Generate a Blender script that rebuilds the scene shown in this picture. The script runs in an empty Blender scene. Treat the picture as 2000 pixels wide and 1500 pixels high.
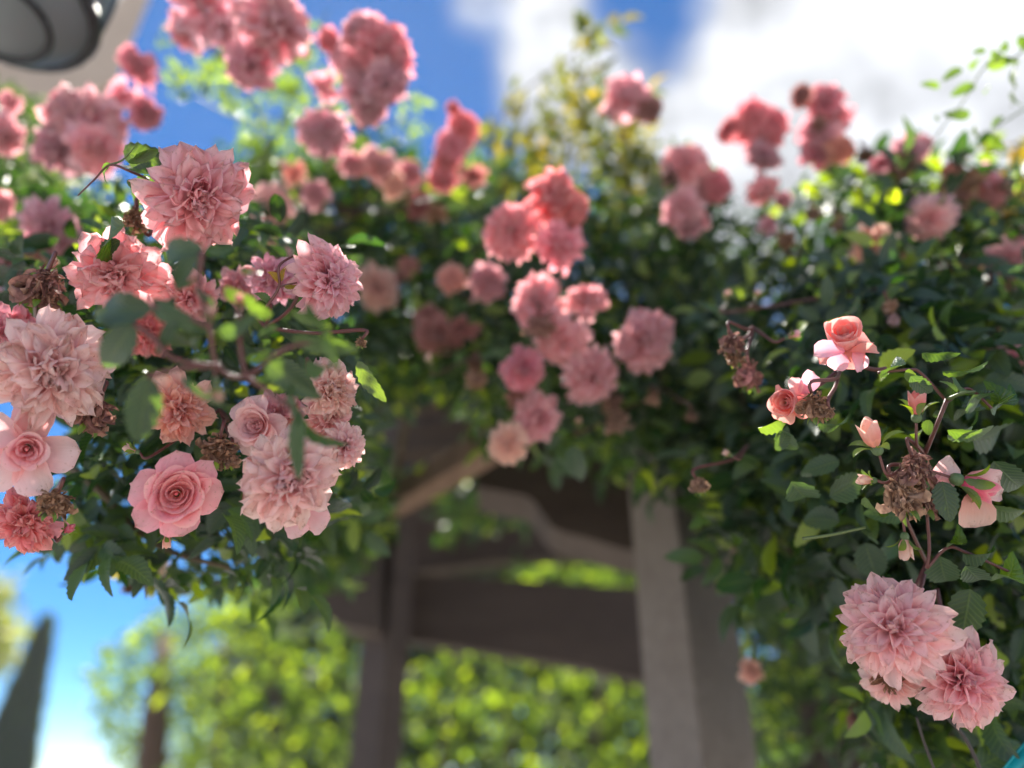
import bpy, math, random
import numpy as np
from mathutils import Vector, Matrix
random.seed(7); rng = np.random.default_rng(7)
S = bpy.context.scene
COL = S.collection
R = math.radians

# ------------------------------------------------------------ camera
PITCH = R(28); FPX = 2000*26/36.0
CAM = Vector((0, 0, 1.6))
RIGHT = Vector((1, 0, 0)); FWD = Vector((0, math.cos(PITCH), math.sin(PITCH))); UP = Vector((0, -math.sin(PITCH), math.cos(PITCH)))
cd = bpy.data.cameras.new('camera'); cam = bpy.data.objects.new('camera', cd); COL.objects.link(cam)
cam.location = CAM; cam.rotation_euler = (R(90)+PITCH, 0, 0)
cd.lens = 26; cd.sensor_width = 36; cd.clip_start = 0.02; cd.clip_end = 3000
cd.dof.use_dof = True; cd.dof.focus_distance = 0.52; cd.dof.aperture_fstop = 26/14.0
S.camera = cam
S.view_settings.view_transform = 'Standard'; S.view_settings.look = 'None'; S.view_settings.gamma = 1
S.view_settings.use_curve_mapping = False; S.view_settings.exposure = 1.72
S.cycles.max_bounces = 8; S.cycles.diffuse_bounces = 4; S.cycles.transmission_bounces = 5; S.cycles.glossy_bounces = 3
S.cycles.sample_clamp_indirect = 6; S.cycles.sample_clamp_direct = 40
S.cycles.use_denoising = True

def P(px, py, d):                       # photo pixel + distance along the view axis -> place in the world
    return CAM + d*(FWD + RIGHT*((px-1000)/FPX) + UP*((750-py)/FPX))
def PY(px, py, y):                      # the same, on the upright plane at distance y
    v = FWD + RIGHT*((px-1000)/FPX) + UP*((750-py)/FPX)
    return CAM + v*(y/v.y)

# ------------------------------------------------------------ sun and sky
SUN_EL, SUN_AZ = 58, -22                # azimuth from +Y, negative = towards -X
sd = Vector((math.sin(R(SUN_AZ))*math.cos(R(SUN_EL)), math.cos(R(SUN_AZ))*math.cos(R(SUN_EL)), math.sin(R(SUN_EL))))
ld = bpy.data.lights.new('sun', 'SUN'); ld.energy = 4.8; ld.angle = R(0.53); ld.color = (1, .95, .87)
lo = bpy.data.objects.new('sun', ld); COL.objects.link(lo); lo.rotation_euler = sd.to_track_quat('Z', 'Y').to_euler()
W = bpy.data.worlds.new('World'); S.world = W; W.use_nodes = True
nt = W.node_tree; nt.nodes.clear()
def N(nt, t, **k):
    n = nt.nodes.new(t)
    for a, b in k.items():
        if a == 'ins':
            for i, v in b.items():
                if hasattr(v, 'is_output') or isinstance(v, bpy.types.NodeSocket): nt.links.new(v, n.inputs[i])
                else: n.inputs[i].default_value = v
        else: setattr(n, a, b)
    return n
sky = N(nt, 'ShaderNodeTexSky'); sky.sky_type = 'NISHITA'; sky.sun_disc = False
sky.sun_elevation = R(SUN_EL); sky.sun_rotation = R(SUN_AZ); sky.air_density = 0.85; sky.dust_density = 0.0; sky.ozone_density = 4.0; sky.altitude = 2600
tc = N(nt, 'ShaderNodeTexCoord'); vec = tc.outputs['Generated']
def vmath(nt, op, a, b): return N(nt, 'ShaderNodeVectorMath', operation=op, ins={0: a, 1: b})
def fm(nt, op, a, b=0.0, c=0.0, clamp=False): return N(nt, 'ShaderNodeMath', operation=op, use_clamp=clamp, ins={0: a, 1: b, 2: c}).outputs[0]
nz = N(nt, 'ShaderNodeTexNoise', ins={'Vector': vec, 'Scale': 2.6, 'Detail': 7.0, 'Roughness': .55, 'Distortion': .25})
nz2 = N(nt, 'ShaderNodeTexNoise', ins={'Vector': vmath(nt, 'ADD', vec, (3.1, 1.7, .4)).outputs[0], 'Scale': 6.0, 'Detail': 5.0, 'Roughness': .6})
acc = fm(nt, 'MULTIPLY_ADD', nz.outputs[0], 2.5, -1.22)
for px, py, rad, amp in [(1000, 90, 8, .5), (1130, 150, 5, .25), (830, 10, 3.5, .45), (1560, 60, 13, .42), (1400, 190, 7, .5), (1800, 120, 11, .38), (1950, 30, 12, .25), (1650, 330, 12, .2), (1290, 60, 5, -.7), (1250, -40, 6, -.4), (830, 200, 7, -.3), (680, 60, 12, -.25), (1850, 420, 8, -.1),
                         (200, 1250, 20, -.5), (40, 1640, 9, -.5), (300, 200, 14, -.4), (120, 1330, 14, -.5), (1000, 1400, 30, -.2), (480, 120, 13, -.5), (620, 60, 8, -.3), (1800, -500, 25, .2), (400, -700, 25, .15)]:
    dv = (P(px, py, 1)-CAM).normalized()
    dot = vmath(nt, 'DOT_PRODUCT', vmath(nt, 'NORMALIZE', vec, (0, 0, 0)).outputs[0], tuple(dv)).outputs['Value']
    mr = N(nt, 'ShaderNodeMapRange', interpolation_type='SMOOTHSTEP', ins={0: dot, 1: math.cos(R(rad*1.5)), 2: 1.0, 3: 0.0, 4: amp})
    acc = fm(nt, 'ADD', acc, mr.outputs[0])
acc = fm(nt, 'ADD', acc, fm(nt, 'MULTIPLY_ADD', nz2.outputs[0], .7, -.35))
mask = N(nt, 'ShaderNodeMapRange', interpolation_type='SMOOTHSTEP', ins={0: acc, 1: -.08, 2: .62, 3: 0.0, 4: 1.0}).outputs[0]
shade = N(nt, 'ShaderNodeMapRange', ins={0: nz2.outputs[0], 1: .35, 2: .68, 3: 2.3, 4: 7.0}).outputs[0]
ccol = N(nt, 'ShaderNodeCombineColor', ins={0: fm(nt, 'MULTIPLY', shade, .95), 1: fm(nt, 'MULTIPLY', shade, .98), 2: fm(nt, 'MULTIPLY', shade, 1.04)})
mixs = N(nt, 'ShaderNodeMix', data_type='RGBA', ins={0: mask, 6: N(nt, 'ShaderNodeHueSaturation', ins={1: 1.28, 4: sky.outputs[0]}).outputs[0], 7: ccol.outputs[0]})
bg = N(nt, 'ShaderNodeBackground', ins={0: mixs.outputs[2], 1: 0.062})
N(nt, 'ShaderNodeOutputWorld', ins={0: bg.outputs[0]})

# ------------------------------------------------------------ materials
def mat(name):
    m = bpy.data.materials.new(name); m.use_nodes = True; m.node_tree.nodes.clear(); return m, m.node_tree
def petal_mat():
    m, t = mat('petal')
    oi = N(t, 'ShaderNodeObjectInfo'); uv = N(t, 'ShaderNodeUVMap'); sp = N(t, 'ShaderNodeSeparateXYZ', ins={0: uv.outputs[0]})
    at = N(t, 'ShaderNodeAttribute', attribute_name='inner')
    # deeper colour towards the petal's foot, partly painted shade inside the bloom; paler tip
    foot = N(t, 'ShaderNodeMapRange', ins={0: sp.outputs[1], 1: .05, 2: .75, 3: .66, 4: 0.0}).outputs[0]
    sat = fm(t, 'ADD', foot, fm(t, 'MULTIPLY', at.outputs['Fac'], .45), clamp=True)
    deep = N(t, 'ShaderNodeMix', data_type='RGBA', blend_type='MULTIPLY', ins={0: 1.0, 6: oi.outputs['Color'], 7: (.98, .56, .62, 1)})
    pale = N(t, 'ShaderNodeMix', data_type='RGBA', ins={0: .2, 6: oi.outputs['Color'], 7: (.95, .86, .86, 1)})
    c = N(t, 'ShaderNodeMix', data_type='RGBA', ins={0: sat, 6: pale.outputs[2], 7: deep.outputs[2]})
    rim = N(t, 'ShaderNodeMapRange', ins={0: sp.outputs[1], 1: .84, 2: 1.0, 3: 0.0, 4: .45}).outputs[0]
    c = N(t, 'ShaderNodeMix', data_type='RGBA', ins={0: rim, 6: c.outputs[2], 7: (.93, .80, .70, 1)})
    tco = N(t, 'ShaderNodeTexCoord')
    blot = N(t, 'ShaderNodeTexNoise', ins={'Vector': tco.outputs['Object'], 'Scale': 3.0, 'Detail': 4.0})
    hs = N(t, 'ShaderNodeHueSaturation', ins={0: fm(t, 'MULTIPLY_ADD', oi.outputs['Random'], .025, .4875), 1: fm(t, 'MULTIPLY_ADD', blot.outputs[0], .5, .78), 2: fm(t, 'MULTIPLY_ADD', oi.outputs['Random'], .14, .93), 4: c.outputs[2]})
    # browned flecks on worn petal edges
    fl = N(t, 'ShaderNodeTexNoise', ins={'Vector': tco.outputs['Object'], 'Scale': 11.0, 'Detail': 3.0})
    fk = fm(t, 'MULTIPLY', N(t, 'ShaderNodeMapRange', ins={0: sp.outputs[1], 1: .6, 2: .97, 3: 0.0, 4: .85}).outputs[0], N(t, 'ShaderNodeMapRange', ins={0: fl.outputs[0], 1: .62, 2: .70, 3: 0.0, 4: 1.0}).outputs[0])
    # fine veins along the petal
    mp = N(t, 'ShaderNodeMapping', ins={0: uv.outputs[0], 3: (16, 1.6, 1)})
    vn = N(t, 'ShaderNodeTexNoise', ins={'Vector': mp.outputs[0], 'Scale': 1.6, 'Detail': 4.0, 'Distortion': .3})
    bp = N(t, 'ShaderNodeBump', ins={'Strength': .7, 'Distance': .0012, 'Height': vn.outputs[0]})
    c2 = N(t, 'ShaderNodeMix', data_type='RGBA', blend_type='MULTIPLY', ins={0: fm(t, 'MULTIPLY', vn.outputs[0], .18), 6: N(t, 'ShaderNodeMix', data_type='RGBA', ins={0: fk, 6: hs.outputs[0], 7: (.50, .28, .15, 1)}).outputs[2], 7: (.9, .55, .55, 1)})
    pr = N(t, 'ShaderNodeBsdfPrincipled', ins={'Base Color': c2.outputs[2], 'Roughness': .55, 'Specular IOR Level': .3, 'Sheen Weight': .25, 'Normal': bp.outputs[0]})
    tcx = N(t, 'ShaderNodeMix', data_type='RGBA', blend_type='MULTIPLY', ins={0: .8, 6: c2.outputs[2], 7: (1, .66, .68, 1)})
    tr = N(t, 'ShaderNodeBsdfTranslucent', ins={0: tcx.outputs[2]})
    mx = N(t, 'ShaderNodeMixShader', ins={0: .52, 1: pr.outputs[0], 2: tr.outputs[0]})
    N(t, 'ShaderNodeOutputMaterial', ins={0: mx.outputs[0]})
    return m
def dry_mat():
    m, t = mat('dried_petal')
    oi = N(t, 'ShaderNodeObjectInfo'); tco = N(t, 'ShaderNodeTexCoord')
    uv = N(t, 'ShaderNodeUVMap'); sp = N(t, 'ShaderNodeSeparateXYZ', ins={0: uv.outputs[0]})
    n1 = N(t, 'ShaderNodeTexNoise', ins={'Vector': tco.outputs['Object'], 'Scale': 5.0, 'Detail': 6.0})
    dk = N(t, 'ShaderNodeMix', data_type='RGBA', blend_type='MULTIPLY', ins={0: N(t, 'ShaderNodeMapRange', ins={0: n1.outputs[0], 1: .35, 2: .65, 3: 0.0, 4: .8}).outputs[0], 6: oi.outputs['Color'], 7: (.35, .28, .28, 1)})
    hs = N(t, 'ShaderNodeHueSaturation', ins={1: .95, 2: fm(t, 'MULTIPLY_ADD', oi.outputs['Random'], .8, .65), 4: dk.outputs[2]})
    ed = N(t, 'ShaderNodeMix', data_type='RGBA', ins={0: N(t, 'ShaderNodeMapRange', ins={0: sp.outputs[1], 1: .8, 2: 1.0, 3: 0.0, 4: .45}).outputs[0], 6: hs.outputs[0], 7: (.5, .33, .2, 1)})
    bp = N(t, 'ShaderNodeBump', ins={'Strength': .6, 'Distance': .001, 'Height': n1.outputs[0]})
    pr = N(t, 'ShaderNodeBsdfPrincipled', ins={'Base Color': ed.outputs[2], 'Roughness': .75, 'Normal': bp.outputs[0]})
    tr = N(t, 'ShaderNodeBsdfTranslucent', ins={0: ed.outputs[2]})
    mx = N(t, 'ShaderNodeMixShader', ins={0: .25, 1: pr.outputs[0], 2: tr.outputs[0]})
    N(t, 'ShaderNodeOutputMaterial', ins={0: mx.outputs[0]})
    return m
def leaf_mat(name, rough=.19, trans=.34, yellow=.0, sunlit_young=.15):
    m, t = mat(name)
    oi = N(t, 'ShaderNodeObjectInfo'); at = N(t, 'ShaderNodeAttribute', attribute_name='tone')
    rnd = fm(t, 'FRACT', fm(t, 'ADD', oi.outputs['Random'], at.outputs['Fac']))
    uv = N(t, 'ShaderNodeUVMap'); sp = N(t, 'ShaderNodeSeparateXYZ', ins={0: uv.outputs[0]})
    s = fm(t, 'ABSOLUTE', fm(t, 'MULTIPLY_ADD', sp.outputs[0], 2.0, -1.0))
    # side veins sweep forward from the midrib
    vv = fm(t, 'MULTIPLY_ADD', s, -.22, sp.outputs[1])
    vein = fm(t, 'POWER', fm(t, 'ABSOLUTE', fm(t, 'SINE', fm(t, 'MULTIPLY', vv, 30.0))), .35)
    rib = N(t, 'ShaderNodeMapRange', ins={0: s, 1: 0.0, 2: .09, 3: 0.0, 4: 1.0}).outputs[0]
    hgt = fm(t, 'MULTIPLY', vein, rib)
    geo = N(t, 'ShaderNodeNewGeometry')
    hs = N(t, 'ShaderNodeHueSaturation', ins={0: fm(t, 'MULTIPLY_ADD', rnd, -.12 if yellow else -.035, .525 if yellow else .515), 1: 1.0, 2: fm(t, 'MULTIPLY_ADD', rnd, .8, .62), 4: N(t, 'ShaderNodeMix', data_type='RGBA', ins={0: fm(t, 'GREATER_THAN', fm(t, 'FRACT', fm(t, 'MULTIPLY', rnd, 37.7)), fm(t, 'MULTIPLY_ADD', oi.outputs['Alpha'], -sunlit_young, 1.0)), 6: oi.outputs['Color'], 7: (.17, .25, .03, 1)}).outputs[2]})  # random leaves painted bright yellow-green: fresh growth, plus sunlight put into the colour
    tco = N(t, 'ShaderNodeTexCoord')
    bl = N(t, 'ShaderNodeTexNoise', ins={'Vector': tco.outputs['Object'], 'Scale': 4.0 if trans < .5 else 9.0, 'Detail': 5.0})
    c1 = N(t, 'ShaderNodeMix', data_type='RGBA', blend_type='MULTIPLY', ins={0: fm(t, 'MULTIPLY', bl.outputs[0], .5), 6: hs.outputs[0], 7: (.6, .6, .45, 1)})
    # the underside of the blade is paler and duller
    und = N(t, 'ShaderNodeMix', data_type='RGBA', ins={0: fm(t, 'MULTIPLY', geo.outputs['Backfacing'], .22), 6: c1.outputs[2], 7: (.12, .18, .13, 1)})
    vc = N(t, 'ShaderNodeMix', data_type='RGBA', ins={0: fm(t, 'MULTIPLY', fm(t, 'SUBTRACT', 1.0, hgt), .25), 6: und.outputs[2], 7: (.17, .25, .08, 1)})
    bp = N(t, 'ShaderNodeBump', ins={'Strength': .5, 'Distance': .0009, 'Height': hgt})
    rg = fm(t, 'MULTIPLY_ADD', geo.outputs['Backfacing'], .25, rough)
    pr = N(t, 'ShaderNodeBsdfPrincipled', ins={'Base Color': vc.outputs[2], 'Roughness': rg, 'Specular IOR Level': .55, 'Normal': bp.outputs[0]})
    tcx = N(t, 'ShaderNodeMix', data_type='RGBA', blend_type='MULTIPLY', ins={0: 1.0, 6: vc.outputs[2], 7: (3.6, 3.4, .4, 1) if not yellow else (2.0, 1.5, .4, 1)})
    tr = N(t, 'ShaderNodeBsdfTranslucent', ins={0: tcx.outputs[2]})
    mx = N(t, 'ShaderNodeMixShader', ins={0: trans, 1: pr.outputs[0], 2: tr.outputs[0]})
    N(t, 'ShaderNodeOutputMaterial', ins={0: mx.outputs[0]})
    return m
def plain(name, col, rough=.7, nscale=20, namt=.35, bump=.3, dist=.002, metal=0, stretch=(1, 1, 1)):
    m, t = mat(name)
    tco = N(t, 'ShaderNodeTexCoord'); mp = N(t, 'ShaderNodeMapping', ins={0: tco.outputs['Object'], 3: stretch})
    n1 = N(t, 'ShaderNodeTexNoise', ins={'Vector': mp.outputs[0], 'Scale': nscale, 'Detail': 8.0, 'Roughness': .65})
    n2 = N(t, 'ShaderNodeTexNoise', ins={'Vector': mp.outputs[0], 'Scale': nscale*.15, 'Detail': 4.0})
    f = fm(t, 'MULTIPLY', fm(t, 'ADD', n1.outputs[0], n2.outputs[0]), namt)
    c = N(t, 'ShaderNodeMix', data_type='RGBA', blend_type='MULTIPLY', ins={0: f, 6: (*col, 1), 7: (.35, .3, .27, 1)})
    bp = N(t, 'ShaderNodeBump', ins={'Strength': bump, 'Distance': dist, 'Height': n1.outputs[0]})
    pr = N(t, 'ShaderNodeBsdfPrincipled', ins={'Base Color': c.outputs[2], 'Roughness': rough, 'Metallic': metal, 'Normal': bp.outputs[0]})
    N(t, 'ShaderNodeOutputMaterial', ins={0: pr.outputs[0]})
    return m
M_PETAL = petal_mat(); M_DRY = dry_mat()
M_LEAF = leaf_mat('rose_leaf'); M_YLEAF = leaf_mat('yellow_leaf', .6, .55, .8, .3); M_HLEAF = leaf_mat('hedge_leaf', .5, .5, 0, .22)
M_STEM = plain('stem_red', (.14, .045, .038), .45, 60, .3); M_DSTEM = plain('stem_dark', (.05, .04, .035), .6, 60, .3); M_CANE = plain('cane_bark', (.16, .12, .07), .7, 40, .5)
M_GSTEM = plain('stem_green', (.12, .17, .05), .45, 60, .3)
M_HIP = plain('hip_green', (.10, .17, .06), .45, 90, .3)
M_STAMEN = plain('stamen', (.55, .36, .12), .6, 90, .5)
M_STUCCO = plain('post_stucco', (.28, .25, .22), .9, 55, .55, .8, .004)
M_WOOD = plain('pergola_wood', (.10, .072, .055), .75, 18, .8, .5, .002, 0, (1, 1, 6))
M_BRACE = plain('lit_brace_wood', (.30, .19, .12), .8, 18, .7, .5, .002, 0, (6, 1, 1)); M_WALL = plain('house_stucco', (.55, .44, .34), .9, 60, .3, .6, .003)  # brace: lighter copy of the pergola timber, light on its underside painted in
M_GROUND = plain('patio_ground', (.52, .50, .47), .9, 8, .5, .3, .004)
M_METAL = plain('lantern_metal', (.035, .04, .045), .45, 30, .3, .2, .001, .6)
M_BARK = plain('bark', (.14, .09, .06), .9, 20, .6, .9, .01, 0, (1, 1, .3))
M_TEAL = plain('teal_rubber', (.0, .32, .36), .35, 30, .2, .1)
def glass_mat():
    m, t = mat('frosted_glass')
    tco = N(t, 'ShaderNodeTexCoord'); n1 = N(t, 'ShaderNodeTexNoise', ins={'Vector': tco.outputs['Object'], 'Scale': 25.0, 'Detail': 3.0})
    bp = N(t, 'ShaderNodeBump', ins={'Strength': .5, 'Distance': .003, 'Height': n1.outputs[0]})
    pr = N(t, 'ShaderNodeBsdfPrincipled', ins={'Base Color': (.22, .25, .26, 1), 'Roughness': .35, 'Normal': bp.outputs[0]})
    tr = N(t, 'ShaderNodeBsdfTranslucent', ins={0: (.25, .29, .30, 1)})
    mx = N(t, 'ShaderNodeMixShader', ins={0: .5, 1: pr.outputs[0], 2: tr.outputs[0]})
    N(t, 'ShaderNodeOutputMaterial', ins={0: mx.outputs[0]}); return m
M_GLASS = glass_mat()

# ------------------------------------------------------------ object helpers
WLOC = {}
def link(name, data, parent=None, world=None, color=None, label=None):
    o = bpy.data.objects.new(name, data); COL.objects.link(o)
    w = world if world is not None else Matrix.Identity(4)
    if parent is not None:
        o.parent = parent; o.matrix_basis = WLOC[parent.name].inverted() @ w
    else: o.matrix_basis = w
    WLOC[o.name] = w
    if color is not None: o.color = (*color[:3], 1)
    if label: o['label'] = label
    return o
def thing(name, label, cat, loc, group=None):
    o = bpy.data.objects.new(name, None); COL.objects.link(o); o.location = loc; o.empty_display_size = .02
    WLOC[o.name] = Matrix.Translation(loc)
    o['label'] = label; o['category'] = cat
    if group: o['group'] = group
    return o
def mesh(name, v, f, m, uv=None, attr=None, smooth=True):
    me = bpy.data.meshes.new(name)
    v = np.asarray(v, dtype=np.float32); 
    if isinstance(f, np.ndarray):
        nf, k = f.shape
        me.vertices.add(len(v)); me.vertices.foreach_set('co', v.ravel())
        me.loops.add(nf*k); me.loops.foreach_set('vertex_index', f.ravel().astype(np.int32))
        me.polygons.add(nf); me.polygons.foreach_set('loop_start', np.arange(0, nf*k, k, dtype=np.int32))
        me.update(calc_edges=True)
    else:
        me.from_pydata(v.tolist(), [], f); me.update()
    if uv is not None:
        ul = me.uv_layers.new(name='UVMap'); li = np.empty(len(me.loops), dtype=np.int32); me.loops.foreach_get('vertex_index', li)
        ul.data.foreach_set('uv', np.asarray(uv, dtype=np.float32)[li].ravel())
    for k_, a in (attr or {}).items():
        at = me.attributes.new(k_, 'FLOAT', 'POINT'); at.data.foreach_set('value', np.asarray(a, dtype=np.float32))
    me.materials.append(m)
    if smooth: me.polygons.foreach_set('use_smooth', np.ones(len(me.polygons), dtype=bool))
    me.validate()
    return me
def grid_faces(nu, nv):
    i, j = np.meshgrid(np.arange(nu-1), np.arange(nv-1), indexing='ij'); a = (i*nv+j).ravel()
    return np.stack([a, a+1, a+nv+1, a+nv], 1)
def petal_geo(Wd=.3, k=2.2, q=.85, cup=.3, b0=.35, b1=-.9, ruf=.03, fold=.1, crump=0, seed=0, nu=8, nv=7, tip=0.0):
    r = np.random.default_rng(seed); t = np.linspace(0, 1, nu); s = np.linspace(-1, 1, nv)
    prof = np.maximum(t, .001)**.6*np.maximum(1-t**k, 0)**q; tt = np.linspace(0, 1, 100); pm = (tt**.6*np.maximum(1-tt**k, 0)**q).max()
    w = Wd*prof/pm; w = np.maximum(w, .012)
    a = b0+b1*t+crump*np.cumsum(r.normal(0, .5, nu)); ds = 1/(nu-1)
    x = np.concatenate([[0], np.cumsum(np.cos(a[1:])*ds)]); z = np.concatenate([[0], np.cumsum(np.sin(a[1:])*ds)])
    T, Sx = np.meshgrid(t, s, indexing='ij'); Wg = np.repeat(w[:, None], nv, 1)
    nx, nz_ = -np.sin(a)[:, None], np.cos(a)[:, None]
    ph = r.uniform(0, 6.28, 3); kk = r.uniform(2.2, 4.2)
    h = cup*Sx**2*Wg + fold*np.abs(Sx)*Wg*T + ruf*(np.sin(Sx*kk+ph[0])+.6*np.sin(Sx*kk*2.1+ph[1]+T*4))*T**1.5 + crump*.09*r.normal(0, 1, T.shape)
    X = x[:, None]+nx*h + (-.10*(Sx**2)*T*0 if not tip else -tip*np.abs(Sx)**1.6*T*.3); Z = z[:, None]+nz_*h
    Y = Sx*Wg*(1-.25*abs(cup)*np.abs(Sx)) + .05*np.sin(T*3+ph[2])*ruf*8*T
    Y = Y*(1+.04*r.normal(0, 1, T.shape)*(np.abs(Sx) > .9))
    v = np.stack([X.ravel(), Y.ravel(), Z.ravel()], 1); uv = np.stack([(Sx*.5+.5).ravel(), T.ravel()], 1)
    return v, grid_faces(nu, nv), uv
def wrap_geo(r0, span, h, lip, pt, seed, nu=8, nv=9, zb=-.3):
    # a petal wrapped round the flower axis: cup below, lip curling outwards
    r = np.random.default_rng(seed); t = np.linspace(0, 1, nu); s = np.linspace(-1, 1, nv)
    T, Sx = np.meshgrid(t, s, indexing='ij'); Te = T*(1-pt*np.abs(Sx)**1.5*.35-.12*Sx**2)
    rho = r0*np.sqrt(np.clip(1-(1-Te)**2.2, 0, 1)) + lip*np.clip(Te-.62, 0, 1)**1.6*2.4
    ph = r.uniform(0, 6.28); rho = rho*(1+.05*np.sin(Sx*3+ph)*T)+.012*r.normal(0, 1)
    z = zb+h*Te-lip*.9*np.clip(Te-.75, 0, 1)**1.5*2.2 + .02*np.sin(Sx*5+ph)*T
    A = Sx*span/2*(.35+.65*np.sqrt(T))
    v = np.stack([(rho*np.cos(A)).ravel(), (rho*np.sin(A)).ravel(), z.ravel()], 1)
    return v, grid_faces(nu, nv), np.stack([(Sx*.5+.5).ravel(), T.ravel()], 1)
GEO = {}
for i in range(7):
    GEO['A', i] = petal_geo(.21+.045*(i % 3), 1.9, .8, .55, .3, -.75-.2*(i % 4), .04, .32, .03, 100+i, 9, 7)
    GEO['C', i] = petal_geo(.23+.06*(i % 3), 3.2, .55, .3, .45, -.7-.35*(i % 3), .075+.025*(i % 3), .05, .07, 200+i, 9, 8, tip=.15)
    GEO['N', i] = petal_geo(.22+.03*(i % 3), 3.0, .5, .7, -.1, .8+.3*(i % 2), .05, .1, .08, 300+i)
    GEO['D', i] = petal_geo(.12+.07*(i % 3), 3.0, .6, .7, random.uniform(-.5, .5), random.uniform(-2.0, 2.0), .10, .3, .26, 400+i, 9, 6)
    GEO['E', i] = petal_geo(.46+.04*(i % 3), 2.6, .55, .30, .5, -1.0, .025, .08, 0, 500+i, 9, 9, tip=.1)
ME = {}
def pmesh(key, material):
    k = (key, material.name)
    if k not in ME: v, f, uv = GEO[key]; ME[k] = mesh('petal', v, f, material, uv)
    return ME[k]
def mm(az, elev, sc, pos=(0, 0, 0), roll=0, wid=1):
    return Matrix.Translation(pos) @ Matrix.Rotation(az, 4, 'Z') @ Matrix.Rotation(-elev, 4, 'Y') @ Matrix.Rotation(roll, 4, 'X') @ Matrix.Diagonal((sc, sc*wid, sc, 1))
def lerp(a, b, t): return a+(b-a)*t
GA = 2.399963
def recipe(kind, seed):
    """list of (geometry key, matrix in unit flower space, inner 0..1, dry?)"""
    q = random.Random(seed); out = []
    if kind == 'A':
        n = 84
        for i in range(n):
            t = i/(n-1); az = i*GA+q.uniform(-.15, .15); el = lerp(80, 0, t**.85)+q.uniform(-10, 10); sc = lerp(.36, .97, t**.62)*q.uniform(.92, 1.05)
            br = .03+.1*t; sc *= 1.04
            out.append((('A' if i > 9 else 'N', q.randrange(7)), mm(az, R(el), sc, (br*math.cos(az), br*math.sin(az), .12-.34*t), q.uniform(-.45, .45), .95), 1-t, 0))
    elif kind == 'C':
        n = 90
        for i in range(n):
            t = i/(n-1); az = i*GA+q.uniform(-.4, .4); el = lerp(80, 0, t**.9)+q.uniform(-20, 20)*(1-.3*t); sc = lerp(.36, .97, t**.6)*q.uniform(.72, 1.12)
            br = .05+.09*t; off = (.14*(1-t))
            out.append((('C' if q.random() < .75 or t > .5 else 'N', q.randrange(7)), mm(az, R(el), sc, (br*math.cos(az)+q.uniform(-off, off), br*math.sin(az)+q.uniform(-off, off), .1-.34*t), q.uniform(-.7, .7)*(1-.3*t), q.uniform(.75, 1.05)), 1-t, 0))
    elif kind == 'M':      # ruffled heart, broader pointed petals outside
        n = 118
        for i in range(n):
            t = i/(n-1); az = i*GA+q.uniform(-.35, .35); el = lerp(82, -3, t**.85)+q.uniform(-18, 18)*(1-.5*t); sc = lerp(.36, 1.0, t**.6)*q.uniform(.82, 1.08); br = .05+.08*t; off = .13*(1-t)
            ch = ('N' if q.random() < .5 else 'C') if t < .4 else ('A' if q.random() < .45 else 'C')
            out.append(((ch, q.randrange(7)), mm(az, R(el), sc, (br*math.cos(az)+q.uniform(-off, off), br*math.sin(az)+q.uniform(-off, off), .1-.34*t), q.uniform(-.6, .6)*(1-.4*t), .9), 1-t, 0))
    elif kind == 'K':      # half open, cupped
        for i in range(34):
            t = i/33; az = i*GA+q.uniform(-.3, .3); el = lerp(88, 28, t)+q.uniform(-10, 10); br = .03+.25*t
            out.append(((('N' if t < .3 else 'C'), q.randrange(7)), mm(az, R(el), lerp(.5, .95, t), (br*math.cos(az), br*math.sin(az), -.2), q.uniform(-.4, .4), .95), 1-t, 0))
    elif kind == 'B':
        n = 26
        for i in range(n):
            t = i/(n-1); k = ('W', seed, i)
            GEO[k] = wrap_geo(lerp(.05, .66, t**.85), lerp(3.0, 1.5, t), lerp(.42, .66, t) if t < .75 else lerp(.66, .52, (t-.75)*4), lerp(.02, .42, t**1.6), .15 if t < .7 else .75, seed*50+i, zb=-.3)
            out.append((k, mm(i*GA*1.02+q.uniform(-.3, .3), R(q.uniform(-9, 9)), 1, (q.uniform(-.05, .05), q.uniform(-.05, .05), q.uniform(-.03, .03))), 1-t, 0))
        for i in range(6):
            az = i*1.05+q.uniform(-.2, .2); out.append((('E', i), mm(az, R(q.uniform(4, 22)), 1.14, (.04*math.cos(az), .04*math.sin(az), -.3), q.uniform(-.25, .25), .85), 0, 0))
    elif kind == 'E':
        for i in range(5):
            az = i*1.2566+q.uniform(-.1, .1); out.append((('E', q.randrange(7)), mm(az, R(q.uniform(0, 20)), 1.05, (.03*math.cos(az), .03*math.sin(az), -.25), q.uniform(-.3, .3), .74), 0, 0))
        for i in range(14):
            t = i/13; k = ('W', seed, i); GEO[k] = wrap_geo(lerp(.05, .38, t), lerp(2.6, 1.6, t), lerp(.4, .62, t), lerp(.02, .2, t), .3, seed*50+i, zb=-.25)
            out.append((k, mm(i*GA, R(q.uniform(-8, 8)), 1), 1-t*.6, 0))
    elif kind == 'G':
        for i in range(16):
            t = i/15; k = ('W', seed, i); GEO[k] = wrap_geo(lerp(.08, .58, t), lerp(3.0, 2.0, t), lerp(.75, .98, t), lerp(0, .06, t), .25, seed*50+i, zb=-.35)
            out.append((k, mm(i*GA, R(q.uniform(-5, 5)), 1), .3, 0))
        for i in range(4):
            az = i*1.6+q.uniform(-.3, .3); out.append((('E', i), mm(az, R(q.uniform(-25, -5)), .95, (.05*math.cos(az), .05*math.sin(az), -.3), q.uniform(-.2, .2)), 0, 0))
    elif kind == 'D':
        n = 96
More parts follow.
